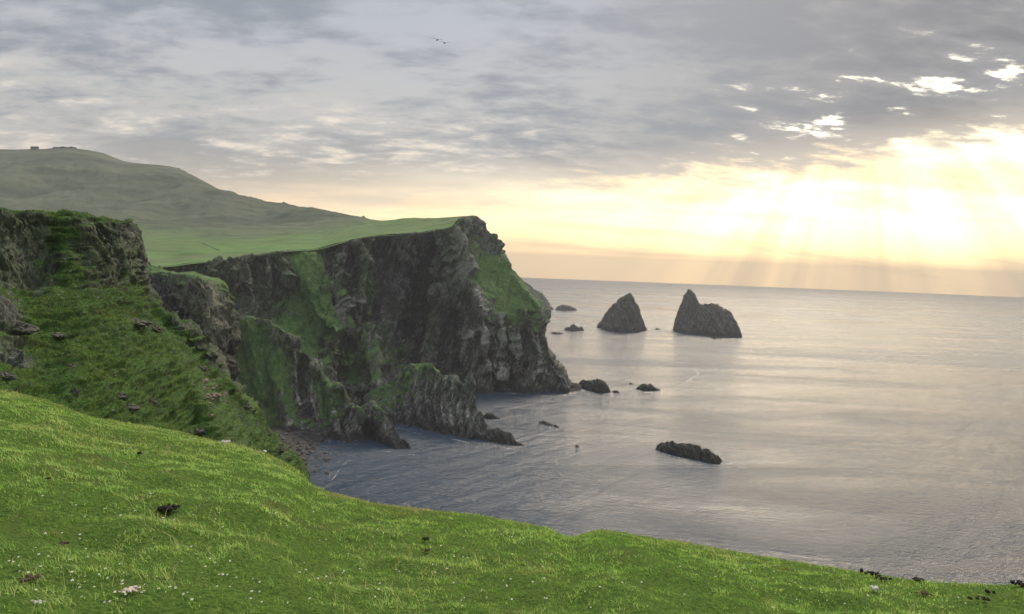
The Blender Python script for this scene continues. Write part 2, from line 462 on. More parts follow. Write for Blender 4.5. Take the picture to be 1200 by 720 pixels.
def plain(name, c1, c2, scale=8.0, rough=.9, spec=.2, bd=.0):
    m, t, b = new_mat(name)
    tc = t.n.new('ShaderNodeTexCoord').outputs['Object']
    n = t.noise(tc, scale, 6, .65)
    t.l.new(t.mix(t.ss(n, .35, .68), c1, c2), b.inputs['Base Color'])
    b.inputs['Roughness'].default_value = rough; b.inputs['Specular IOR Level'].default_value = spec
    if bd: t.l.new(t.bump(n, bd, .8), b.inputs['Normal'])
    return m

# ------------------------------------------------------------------ sea
SEA_R = 14000.0
nr, na = 60, 180
rr = np.concatenate([[0], np.geomspace(60, SEA_R, nr - 1)]); aa = np.linspace(0, 2 * np.pi, na, endpoint=False)
V = np.stack([np.outer(rr, np.cos(aa)), np.outer(rr, np.sin(aa)), np.zeros((nr, na))], -1)[1:].reshape(-1, 3)
F = []
for i in range(nr - 2):
    a = np.arange(na); b_ = (a + 1) % na
    F.append(np.stack([i * na + a, (i + 1) * na + a, (i + 1) * na + b_, i * na + b_], 1))
V = np.vstack([V, [[0, 0, 0]]]); c0 = len(V) - 1
F3 = np.stack([np.full(na, c0), np.arange(na), (np.arange(na) + 1) % na], 1)
tag(link('sea', make_mesh('sea', V, np.vstack(F), F3), M['sea']), kind='structure')

# ------------------------------------------------------------------ far hill and plateau
hill_cols = [
 [(-330,322,430,1),(-330,285,780,.8),(-330,245,1250,.3),(-330,205,1750,.05),(-330,172,2150,0)],
 [(-120,318,435,1),(-120,288,700,.9),(-120,258,1100,.45),(-120,225,1500,.05),(-120,180,2050,0)],
 [(0,316,440,1),(0,290,650,.9),(0,258,1050,.5),(0,225,1450,.0),(0,178.5,2000,0)],
 [(45,315,445,1),(45,290,650,.9),(45,260,1030,.5),(45,228,1450,.0),(45,178.5,2000,0)],
 [(85,315,450,1),(85,290,650,.9),(85,262,1000,.55),(85,230,1430,.0),(85,177.5,1980,0)],
 [(120,315,455,1),(120,290,650,.9),(120,264,970,.55),(120,234,1400,.0),(120,183,1950,0)],
 [(150,315,460,1),(150,290,650,.9),(150,266,950,.5),(150,237,1380,.05),(150,192.5,1900,0)],
 [(198,313,470,1),(198,293,640,.9),(198,270,900,.45),(198,243,1300,.1),(198,198,1800,0)],
 [(225,309.5,484,1),(225,292,640,.9),(225,272,880,.45),(225,248,1230,.1),(225,207,1700,0)],
 [(262,306,508,1),(262,290,650,.9),(262,273,880,.4),(262,252,1180,.1),(262,225.5,1600,0)],
 [(306,299.5,540,1),(306,286,700,.9),(306,273,880,.35),(306,258,1130,.05),(306,236.5,1500,0)],
 [(340,295,565,1),(340,284,700,.95),(340,273,850,.55),(340,262,1050,.15),(340,241,1400,0)],
 [(373,292.5,584,1),(373,283,700,1),(373,273,840,.6),(373,264,1000,.3),(373,246,1300,.1)],
 [(417,281,602,1),(417,275,690,1),(417,269,790,.85),(417,263,920,.5),(417,254,1150,.35)],
 [(447,277,635,1),(447,273,690,1),(447,269,760,1),(447,264,850,.9),(447,259,960,.8)],
 [(480,275,659,1),(480,271,695,1),(480,266,745,1),(480,261,800,1),(480,256,860,1)],
 [(510,271,667,1),(510,268,690,1),(510,264,725,1),(510,260,765,1),(510,257,815,1)],
 [(530,266,672,1),(532,262,690,1),(533,259,715,.9),(534,256,745,.8),(534,254.5,780,.8)],
 [(545,256.5,708,.6),(546,255.5,722,.6),(547,255,740,.6),(548,254.3,760,.7),(549,254.3,785,.7)],
 [(561,257,742,.5),(561,257,750,.5),(561,257.5,762,.5),(560,258,775,.5),(559,259,795,.6)],
]
def hill_col(c):
    a = np.array([[*P(x, y, Y), g] for x, y, Y, g in c])
    e = a[-1].copy(); e[1] *= 1.12; e[0] *= 1.12; e[2] -= 8
    e2 = a[-1].copy(); e2[1] *= 1.6; e2[0] *= 1.5; e2[2] = e2[2] * .35
    e3 = a[-1].copy(); e3[1] *= 2.0; e3[0] *= 1.7; e3[2] = -3
    return catmull(np.vstack([a, e, e2, e3]), 50)
C = np.stack([hill_col(c) for c in hill_cols])
G = np.swapaxes(catmull(np.swapaxes(catmull(C, 380), 0, 1), 300), 0, 1)
p = G[..., :3].reshape(-1, 3).copy()
vi = np.broadcast_to(np.linspace(0, 1, 300), (380, 300)).ravel()
far = smooth(p[:, 1], 620, 1500)
edgef = smooth(vi, 0, .10)
p[:, 2] += edgef * (far * 14 * fbm(np.stack([p[:, 0] / 170, p[:, 1] / 260, 0 * p[:, 0]], 1), 4) + 1.3 * fbm(np.stack([p[:, 0] / 60, p[:, 1] / 60, 0 * p[:, 0] + 4], 1), 2) + (.8 + 2 * far) * fbm(np.stack([p[:, 0] / 22, p[:, 1] / 22, 0 * p[:, 0]], 1), 3)) * (1 - .85 * smooth(vi, .52, .57) * (vi < .66))
tag(link('hill', make_mesh('hill', p, grid_faces(380, 300), attrs={'grass': G[..., 3].ravel()}), M['hill']), kind='structure')
def to_px(v):
    d = v - EYE; f = d @ _F
    return np.stack([600 + FPX * (d @ _R) / f, 360 - FPX * (d @ _U) / f], -1)
hill_px = to_px(p)
def hill_crest(px):
    c_ = np.where(np.abs(hill_px[:, 0] - px) < 2.5)[0]
    return Vector(p_hill[c_[np.argmin(hill_px[c_, 1])]])
p_hill = p.copy()

# ------------------------------------------------------------------ main headland cliff
cliff_cols = [
 [(110,315,445,.5),(120,370,440,.3),(140,440,425,.5),('b',165,410)],
 [(170,315,460,.4),(175,350,456,.1),(190,420,447,.5),('b',215,430)],
 [(215,310,481,.2),(222,345,479,0,.0),(232,375,472,.5),(262,440,458,.8),('b',290,445)],
 [(256,306.5,505,.1),(260,340,503,.05,-.1),(268,368,498,.4),(290,420,484,.8),('b',330,468)],
 [(300,300,536,0,.1),(302,335,533,0,.5),(300,368,527,0,.6),(315,420,510,.8),('b',355,482)],
 [(330,296,560,0,.1),(332,330,557,.05),(330,362,548,.5),(350,410,527,.9),('b',380,490)],
 [(345,294.5,572,1),(354,325,563,1),(362,355,552,1),(376,400,532,.95),(384,430,520,.8),('b',396,495)],
 [(368,293.5,582,1,.3),(376,330,568,.95),(388,368,548,.9,.2),(400,398,533,.8,.3),(399,425,528,.2,-.4),('b',408,505)],
 [(390,288,596,.6),(391,330,594,.2,-.1),(399,370,584,.85),(408,405,574,.8),(411,440,562,.6),('b',418,525)],
 [(405,284,600,.0,.1),(404,310,598,.0,.4),(406,350,590,.1,.4),(414,390,576,.7),(420,430,560,.7),('b',428,530)],
 [(419,281,602,.2),(420,310,604,.3,.0),(423,350,596,.5,.1),(427,390,578,.4,.2),(435,430,560,.6),('b',440,535)],
 [(437,278,625,.1),(437,308,622,.3),(440,335,610,.9,.2),(443,380,608,.15),(448,430,606,.3),('b',455,578)],
 [(460,276,647,.1),(462,310,655,0,-.6),(465,350,652,0,-.8),(466,400,644,.45,-.5),(470,440,630,.3),('b',475,612)],
 [(485,275,661,0),(487,310,674,0,-1),(488,350,674,0,-1),(490,400,664,0,-.8),('b',500,636)],
 [(508,271,668,.1),(508,300,678,0,-1),(510,340,672,0,-.6),(512,390,656,0,-.7),('b',525,632)],
 [(527,267,664,.3,.1),(532,290,655,.05,.8),(536,320,648,.05,.7),(538,345,646,.0,.0),(536,390,643,0,-.7),('b',548,630)],
 [(538,258,690,.3),(545,290,682,.8),(549,320,670,.4,.5),(560,350,658,.1,.8),(566,390,648,.2,.3),('b',572,634)],
 [(550,254.5,716,.2,-.2),(560,285,708,.6),(572,320,696,1),(590,360,675,.95),(600,390,660,.25,.4),(604,430,650,0,-.2),('b',606,640)],
 [(560,255,736,.1,-.2),(574,285,724,.2),(590,316,708,1),(608,349,690,1),(622,377,672,.7),(630,410,662,0,.4),(640,440,655,0,.3),('b',645,647)],
 [(568,263,752,.1),(581,286,740,.2),(597,311,724,.9),(617,337,702,.9),(638.5,367,682,.3),(642,402,668,0,.1),(660,434,658,0,.2),('b',676,652)],
 [(560,264,800,.3),(572,288,798,.6),(590,314,785,.9),(611,342,765,.8),(630,372,745,.3),(634,405,730),(648,436,720),('b',662,712)],
 [(500,270,900,.5),(540,310,900,.5),(580,360,880,.3),('b',600,850)],
]
G = sheet(cliff_cols, 'plateau', 860, 300, 30)
G = sculpt(G, [
    ([(523,342),(516,372),(509,402),(503,432)], 8, 13, .8, 0), ([(499,380),(488,397),(474,412)], 8, 11, .7, 0),
    ([(553,392),(546,402),(540,424)], 6, 8, .8, 0), ([(395,300),(397,330),(404,362),(410,394)], 9, 10, .5, -.1),
    ([(425,384),(429,405),(433,435),(437,460)], 9, 13, .3, .1), ([(362,335),(378,368),(396,396),(408,424)], 7, 9, .5, .0),
    ([(537,268),(539,300),(542,332),(553,352),(574,384),(580,410)], 7, 8, .7, 0), ([(612,368),(622,390),(631,418),(636,440)], 8, 9, .4, -.3),
    ([(598,386),(603,412),(606,440)], 7, 9, .5, 0), ([(584,372),(588,400),(590,440)], 7, 8, .5, 0), ([(562,372),(566,400),(570,436)], 6, 8, .5, 0),
    ([(468,300),(462,340),(455,385),(447,425)], 9, 9, .2, .1), ([(480,290),(478,330),(472,372)], 7, 8, .1, 0), ([(496,300),(495,340),(486,376)], 6, 7, .2, 0),
    ([(517,285),(514,320),(508,345)], 6, 7, .5, 0), ([(425,286),(424,320),(420,360)], 7, 8, .4, -.2), ([(448,282),(446,310)], 6, 6, .3, -.2),
    ([(290,302),(292,335),(290,366)], 6, 5, .5, 0), ([(312,298),(313,330),(311,362)], 6, 6, .6, 0), ([(328,296),(330,330)], 5, 5, .2, 0), ([(268,306),(272,340)], 5, 5, .2, 0), ([(240,308),(244,335)], 5, 5, .2, 0),
    ([(402,398),(399,418),(394,440)], 8, -16, -.9, -.4), ([(453,290),(455,330),(450,372)], 6, -9, -.5, -.2), ([(488,284),(488,330),(484,372),(480,410)], 5, -8, -.4, 0),
    ([(506,290),(504,330),(498,372)], 5, -8, -.4, 0), ([(531,372),(532,400),(530,430)], 7, -11, -.5, 0), ([(620,384),(613,404),(611,440)], 4, -8, -.7, -.3),
    ([(594,392),(596,420),(598,445)], 4, -7, -.5, 0), ([(575,385),(577,420)], 4, -6, -.4, 0), ([(302,300),(302,345)], 4, -5, -.5, 0), ([(321,297),(322,350)], 4, -6, -.5, 0), ([(411,290),(411,330),(413,370)], 4, -7, -.4, 0),
    ([(436,310),(434,350),(438,400)], 5, -7, -.2, .2), ([(384,345),(392,380)], 5, -5, 0, .2), ([(345,330),(356,370),(368,400)], 6, -6, -.2, .2)], .075, .17)
tag(link('headland_cliff', cliff_mesh('headland_cliff', G, 7.0, 30.0, seed=1.3, stretch=.22, dip=.28, gamp=.55, top0='edge', bed=-.42), M['cliff']), kind='structure')

# ------------------------------------------------------------------ green spur with the sea cave
spur_cols = [
 [(225,372,445,.9),(232,400,444,1),(242,450,442,1),('b',262,432,.5)],
 [(247,366,452,.9),(252,400,449,1),(262,450,446,1),('b',283,436,.5)],
 [(264,365,458,.8),(268,400,454,1),(278,450,450,1),('b',302,439,.5)],
 [(285,372,462,.9),(290,410,457,1),(300,450,451,1),('b',324,441,.5)],
 [(312,372,466,.6,.3),(314,410,459,.8),(320,450,453,.9),('b',345,443,.3)],
 [(330,382,470,.5,.4),(331,420,464,.9),(335,460,454,1),('b',357,443,.3)],
 [(347,397,472,.3),(346,430,468,.1,.3),(348,465,458,.1,.3),(356,495,449,.5),('b',371,443)],
 [(359,410,474,.4),(362,440,470,.0,.3),(364,470,462,.0,.4),(370,495,452,.6),('b',384,442)],
 [(373,434,474,.4),(376,455,468,.8),(380,480,458,.9),(388,505,449,.5),('b',398,440)],
 [(388,449,470,.6),(392,470,463,.9),(396,495,453,.5),('b',408,438)],
 [(402,452,462,.6),(405,475,456,.7),(410,500,448,.3),('b',418,436)],
 [(412,474,452,.5),(414,490,448,.5),(420,508,442,.1),('b',427,434)],
 [(428,474,447,.5,.2),(430,488,443,.5),(434,506,448,0,-.6),('b',438,446,0,-1)],
 [(441,474,445,.5,.2),(443,490,440,.4,.2),(446,508,440,.1,-.4),('b',450,438,0,-.8)],
 [(452,483,443,.4,.3),(454,500,437,.2),(456,513,431),('b',462,425)],
 [(462,496,439,.3,.3),(465,510,433,.1),(468,520,429),('b',474,423)],
 [(475,514,433,.1,.3),(478,522,428),('b',485,422)],
 [(490,530,427),('b',492,422)],
]
G = sheet(spur_cols, 'ridge', 420, 190)
G = sculpt(G, [([(262,372),(270,410),(282,460)], 7, 5, .1, .1), ([(290,378),(300,420),(312,470)], 7, 5, .3, 0), ([(318,384),(322,420),(330,470),(340,500)], 7, 6, .5, -.1),
    ([(276,380),(286,430),(300,480)], 5, -4, 0, .2), ([(305,385),(312,430),(322,480)], 5, -4, 0, .2), ([(345,400),(342,440),(350,480)], 6, 5, .4, -.2), ([(368,425),(364,460),(368,490)], 5, 5, .6, -.2),
    ([(354,410),(354,450),(360,480)], 5, -6, -.4, -.3), ([(392,455),(390,480),(396,510)], 6, 5, .3, 0), ([(378,445),(384,490)], 4, -4, -.3, 0), ([(410,478),(408,500),(412,520)], 5, 4, .3, -.1), ([(398,460),(402,500)], 3, -3, -.2, 0)])
tag(link('grassy_spur', cliff_mesh('grassy_spur', G, 2.8, 17.0, seed=4.4, stretch=.2, dip=.3, gamp=.9), M['cliff']), kind='structure')

# ------------------------------------------------------------------ fin shaped spur in the bay
fin_cols = [
 [(425,466,535,.5),(429,480,522,.3),('b',436,508)],
 [(441,457,528,.7),(445,475,514,.5),('b',452,499)],
 [(457,447,521,.8),(461,470,509,.6),('b',467,490)],
 [(474,432,516,.7),(476,460,505,.4),(478,485,496,0,-.3),('b',484,483)],
 [(490,426,512,.9),(492,455,501,.4),(494,485,489,0,-.4),('b',500,477)],
 [(504,425,508,.9),(505,452,498,.3),(508,485,484,0,-.3),('b',515,471)],
 [(515,437,502,.4,.2),(518,465,491,.15),('b',528,466)],
 [(528,441,496,.1,.1),(530,470,485,.1),('b',540,462)],
 [(541,445,490,.0,.1),(543,475,478,0,.1),('b',550,459)],
 [(548,439,487,.4,.3),(550,465,479,.2,.1),(555,495,466),('b',560,456)],
 [(554,437,485,.3,.3),(556,460,478,0,.1),(560,490,466),('b',568,453)],
 [(559,471,478,0,.4),(563,490,468),('b',574,451)],
 [(565,483,470,0,.3),(570,500,461),('b',581,449)],
 [(572,501,463,0),('b',588,447)],
 [(586,508,457,0,.2),('b',598,444)],
 [(605,517,449,0,.2),('b',613,441)],
 [(633,529,438,0),('b',635,437)],
]
G = sheet(fin_cols, 'ridge', 380, 160)
G = sculpt(G, [([(x_ + 4, y_), (x_, y_ + 30), (x_ + 5, y_ + 62)], 4, 1.9 + .9 * math.sin(x_ * 1.7), .40, 0) for x_, y_ in ((462,450),(474,440),(486,434),(498,434),(508,438),(518,446),(528,450),(538,452),(549,448))] +
    [([(x_ + 4, y_), (x_, y_ + 30), (x_ + 5, y_ + 60)], 2.5, -1.7 - .7 * math.sin(x_ * 2.9), -.4, 0) for x_, y_ in ((468,446),(480,438),(492,434),(503,436),(513,444),(523,450),(533,454),(544,456))])
tag(link('rocky_spur', cliff_mesh('rocky_spur', G, 2.2, 13.0, seed=8.1, stretch=.14, dip=-.12, gamp=.6, bed=.08), M['cliff']), kind='structure')

# ------------------------------------------------------------------ brown buttress behind the near slope
butt_cols = [
 [(140,326,305,.3),(145,360,298,0),(155,420,290,0),('b',170,270)],
 [(170,316,302,.4,.2),(174,345,292,0,-.7),(184,380,286,0,-.4),(200,430,278,0),('b',215,260)],
 [(197,317,294,.5),(196,335,288,.1,-.5),(204,365,282,0,-.7),(222,400,276,.1,-.3),('b',240,258)],
 [(220,320,287,.5,.5),(224,340,280,.3,.6),(234,370,274,.1,.5),(245,400,270,.2,.3),('b',262,258)],
 [(242,327,283,.5,.6),(247,350,277,.2,.7),(252,380,272,.0,.6),(257,415,268,0,0),('b',280,258)],
 [(255,339,289,.5,.5),(259,360,284,.1,.5),(264,390,279,0,0),(264,425,275,0,-.3),('b',288,265)],
 [(262,353,302,.3),(266,375,297,.1),(269,403,292,0,-.3),(267,435,287,0,-.3),('b',292,280)],
 [(250,345,345,.5),(256,380,340,.3),(260,440,335,0),('b',285,325)],
]
G = sheet(butt_cols, 'plateau', 300, 260)
M['buttress'] = land_mat('buttress_rock', 1.2, bdist=1.0, rock_mid=(.15, .135, .11), rock_light=(.36, .34, .27))
tag(link('rocky_buttress', cliff_mesh('rocky_buttress', G, 3.4, 15.0, seed=12.2, stretch=.45, dip=-.5, fine=1.0), M['buttress']), kind='structure')

# ------------------------------------------------------------------ near cliff and green slope on the left
near_cols = [
 [(-330,225,78,.8),(-330,233,77.5,0),(-330,290,73,0),(-320,345,70,.5),(-300,450,58,1),(-280,620,42,1)],
 [(-160,236,88,.8),(-160,243,87.5,0),(-160,290,84,0),(-155,345,80,.5),(-140,450,66,1),(-120,610,50,1)],
 [(-50,242,96,.8),(-50,249,95.6,0,.2),(-49,290,93,0,.3),(-46,340,90,.3),(-42,400,80,.8),(-36,450,71,1),(-25,600,55,1)],
 [(0,245,100,.8),(0,252,99.5,0,.2),(2,290,98,0,.4),(3,332,96,.1),(6,350,92,.6),(8,375,87,.2,-.4),(10,400,84,.7),(12,425,80,.2,-.3),(16,455,75,1),(28,590,58,1)],
 [(32,247,104,.8),(32,254,103.6,0,.2),(33,300,101.5,0,.4),(36,333,99,.1),(40,350,96,.8),(50,400,89,1),(58,450,80,1),(75,590,63,1)],
 [(55,249,107,.9),(56,256,106.8,.5),(57,290,106,.5),(62,330,102.5,.6),(70,352,98,1),(82,400,91,1),(95,450,83,1),(115,590,67,1)],
 [(72,251,109,.9),(73,258,108.6,.6),(74,290,107,.7),(80,330,104,.8),(90,355,100,1),(105,400,94,1),(122,450,87,1),(150,590,72,1)],
 [(100,254,113,.8),(101,261,112.6,.3),(102,295,111,.3),(107,328,108.5,.5),(115,355,105,.9),(132,400,98,1),(152,450,91,1),(185,600,76,1)],
 [(125,257,118,.8),(126,264,117.6,.1),(127,295,116,.3),(131,330,113.5,.5),(140,355,110,.9),(160,400,103,1),(182,455,96,.95),(225,600,82,1)],
 [(143,259,123,.7),(144,266,122.6,.1),(147,295,121,.2),(150,330,118,.5),(158,355,115,1),(182,400,109,1),(208,455,102,.9),(255,610,88,1)],
 [(154,262,130,.5),(157,272,129.5,.1),(160,300,127.5,.2),(163,330,124.5,.5),(174,362,121,.8,-.2),(205,400,116,.9),(236,455,110,.8,.2),(275,510,104,1),(300,610,94,1)],
 [(157,265,137,.3),(162,280,136,.0),(165,303,134,.1),(169,322,132,.2),(181,358,129,.3),(213,383,126,.5),(242,405,125,.3),(256,440,126,.4),(291,474,131,.7),(308,500,137,.6),(345,541,150,.7),(372,610,160,1)],
 [(148,272,162,.5),(158,318,160,.3),(176,362,158,.3),(207,389,158,.3),(236,415,160,.3),(250,447,164,.3),(284,482,172,.5),(300,508,178,.5),(336,550,195,.5),(365,620,205,1)],
 [(110,285,215,.5),(130,340,215,.5),(170,400,215,.5),(220,460,220,.5),(260,520,230,.5),(300,640,250,.5)],
]
G = sheet(near_cols, 'near', 560, 420, 34)
tag(link('near_cliff', cliff_mesh('near_cliff', G, 1.5, 6.5, seed=21.7, stretch=.5, dip=.5, top0=True, gamp=.35, terr=.75, fine=1.0, slopeg=.35, gbias=.06), M['near_cliff']), kind='structure')

nm_ = bpy.data.objects['near_cliff'].data
nv_ = np.empty(len(nm_.vertices) * 3, np.float32); nm_.vertices.foreach_get('co', nv_); nv_ = nv_.reshape(-1, 3).astype(float)
def to_px(v):
    d = v - EYE; f = d @ _F
    return np.stack([600 + FPX * (d @ _R) / f, 360 - FPX * (d @ _U) / f], -1)
npx = to_px(nv_)
def on_near(px, py):
    dd = (npx[:, 0] - px) ** 2 + (npx[:, 1] - py) ** 2
    c_ = np.where(dd < 6.0)[0]
    if not len(c_): c_ = np.array([np.argmin(dd)])
    return nv_[c_[np.argmin(nv_[c_, 1])]]
# tussocks on the near slope
rg = np.random.default_rng(77)
ga_ = np.empty(len(nv_), np.float32); nm_.attributes['grass'].data.foreach_get('value', ga_)
ok = np.where((ga_ > .6) & (npx[:, 0] > -60) & (npx[:, 0] < 380) & (npx[:, 1] < 600))[0]
pk = rg.choice(ok, 90000); b0 = nv_[pk] + rg.normal(0, .12, (len(pk), 3)) * np.array([1, 1, 0])
tz_ = fbm(b0 / 5.0, 3); hh = rg.uniform(.08, .22, len(pk)) * (1 + .5 * tz_)
th = rg.uniform(0, 6.283, len(pk)); sd_ = np.stack([np.cos(th), np.sin(th), 0 * th], 1) * rg.uniform(.03, .08, len(pk))[:, None]
tipv = b0 + np.stack([rg.normal(.0, .12, len(pk)), rg.normal(-.08, .12, len(pk)), hh], 1)
b0[:, 2] -= .05
Vt = np.stack([b0 - sd_, b0 + sd_, tipv], 1).reshape(-1, 3); kt = np.arange(len(pk)) * 3
TUS = (Vt, np.stack([kt, kt + 1, kt + 2], 1), np.repeat(np.clip(rg.uniform(0, .8, len(pk)) + .35 * tz_, 0, 2), 3), np.repeat(rg.uniform(0, .6, len(pk)) + .25 * tz_, 3), np.tile(np.array([0, 0, .6]), len(pk)))

# ------------------------------------------------------------------ far headland beyond
fh = [
 [(540,316,2300,.6),('b',545,2250)],
 [(590,318,2280,.6),('b',592,2200)],
 [(614,329,2240,.5),(615,345,2200,.3),('b',617,2150)],
 [(622,334,2230,.4),(623,350,2190,.2),('b',626,2140)],
 [(630,340,2220,.4),(631,352,2180,.1),('b',634,2130)],
 [(638,347,2200,.3),(639,357,2170,0),('b',642,2120)],
 [(645,356,2180,.1),('b',648,2110)],
 [(649,365,2140,0),('b',650,2110)],
]
G = sheet(fh, 'ridge', 140, 80)
tag(link('far_headland', cliff_mesh('far_headland', G, 7.0, 60.0, seed=2.2), M['cliff']), kind='structure')

# ------------------------------------------------------------------ rocks standing in the sea
def bl_(q): return fbm(q * .8 + 2, 2)
def ridge_rock(name, top, base, depth_ratio, nu, nv, amp, wl, seed, mat, pw=.75, front=.5, parent=None, jag=.10):
    """top: skyline of the rock, base: its waterline (front); its real depth is a share of its width"""
    top = np.array(top, float); base = np.array(base, float)
    x0, x1 = base[0, 0], base[-1, 0]
    u = np.linspace(0, 1, nu); px = x0 + (x1 - x0) * u
    ty = np.interp(px, top[:, 0], top[:, 1]); by = np.interp(px, base[:, 0], base[:, 1])
    B = sea_pt(px, by)
    width = np.linalg.norm(B[-1] - B[0])
    th = depth_ratio * width * (np.clip(4 * u * (1 - u), 0, 1) ** .5)
    dirb = np.zeros_like(B); dirb[:, 1] = 1
    T = B + dirb * (th * front)[:, None]
    d = sight(px, ty); k = (T[:, 1] - EYE[1]) / d[:, 1]
    Hh = np.maximum(EYE[2] + d[:, 2] * k, 0.0)
    jg = np.stack([u * 9, 0 * u + seed, 0 * u], 1); jn = fbm(jg, 4, .6); Hh = Hh * (1 + jag * (np.round(jn * 5) / 5 * .6 + jn * .4))
    xt = d[:, 0] * k
    v = np.linspace(0, 1, nv)
    ang = v * np.pi
    rows = []
    for j, a in enumerate(ang):
        s = math.sin(a) ** pw; c = math.cos(a)
        yy = T[:, 1] - c * th * (front if c > 0 else (1 - front))
        zz = Hh * s - 2.0 * (1 - s)
        xx = B[:, 0] + (xt - B[:, 0]) * s
        rows.append(np.stack([xx, yy, zz], 1))
    X = np.stack(rows, 1)
    n = grid_normals(X)
    if n[nu // 2, 2, 1] > 0: n = -n; fl = False
    else: fl = True
    p = X.reshape(-1, 3); q_ = p / wl + seed
    sh = np.stack([q_[:, 0] + .5 * q_[:, 2], q_[:, 1], q_[:, 2] * .5], 1)
    r1 = ridged(sh, 5, .6); bl = np.floor((fbm(sh * 2 + 4, 3) + 1) * 3) / 3 - 1 + .8 * saw(q_[:, 0] * 1.3 + .6 * q_[:, 2] + .3 * bl_(q_)) + .35 * saw(q_[:, 0] * 3.7 + 1.6 * q_[:, 2] + .5 * bl_(q_))
    k = np.minimum(1, .25 + np.clip(4 * u * (1 - u), 0, 1)).repeat(nv)
    dd = amp * (.7 * r1 + .5 * bl); dd = ((dd - dd.mean() - .22 * amp) * k).reshape(nu, nv)
    X2 = X + n * dd[..., None]
    org = np.array([(B[0, 0] + B[-1, 0]) / 2, B[:, 1].mean() + .5 * th.max(), 0.0])
    F = grid_faces(nu, nv)
    if fl: F = F[:, ::-1]
    hmax = max(Hh.max(), 1)
    wet = 1 - smooth(p[:, 2] + .1 * hmax * fbm(p / (hmax * .4) + 3, 3), .03 * hmax, .14 * hmax)
    me = make_mesh(name, X2.reshape(-1, 3) - org, F, attrs={'grass': np.zeros(len(p)), 'tone': .3 * fbm(p / (wl * 2) + 8, 2), 'wet': wet, 'cav': r1})
    return link(name, me, mat, parent, None if parent else org), org

o, g0 = ridge_rock('sea_stack', [(699,384),(703,378),(707,371),(712,364),(718,357),(725,351),(732,346.5),(737,344),(740,346),(744,353),(748,361),(752,371),(755,380),(759,388)],
    [(699,384),(715,388),(735,390),(750,389.5),(759,387.5)], .85, 200, 130, 6.5, 24.0, 3.3, M['stack'], pw=1.0, jag=.02)
tag(o, 'tall pointed pyramid of grey rock standing alone in the sea, left of the towered stack', 'sea stack')
o, g1 = ridge_rock('sea_stack', [(790,387),(791.5,378),(794,373),(799,371),(806,364),(814,359),(822,357),(829,356),(838,355.5),(844,358),(848,363),(853,366),(858,371),(862,376),(866,386),(870,395)],
    [(790,387),(800,390),(825,393),(850,395),(870,396)], .6, 200, 130, 6.5, 22.0, 5.5, M['stack'], pw=.7, jag=.05)
tag(o, 'broad rugged sea stack with a square tower of rock at its left end', 'sea stack')
t_, gt = ridge_rock('rock_tower', [(792,380),(796,368),(800,358),(803,350),(806,344),(808.5,340),(813,341),(816,345),(818.5,352),(823,360),(832,366),(840,378)],
    [(792,389),(812,391.5),(842,394.5)], .7, 120, 90, 4.0, 15.0, 7.7, M['stack'], pw=.6, jag=.02)
t_.parent = o; t_.location = Vector(gt) - Vector(g1) + Vector((0, 14, 0))
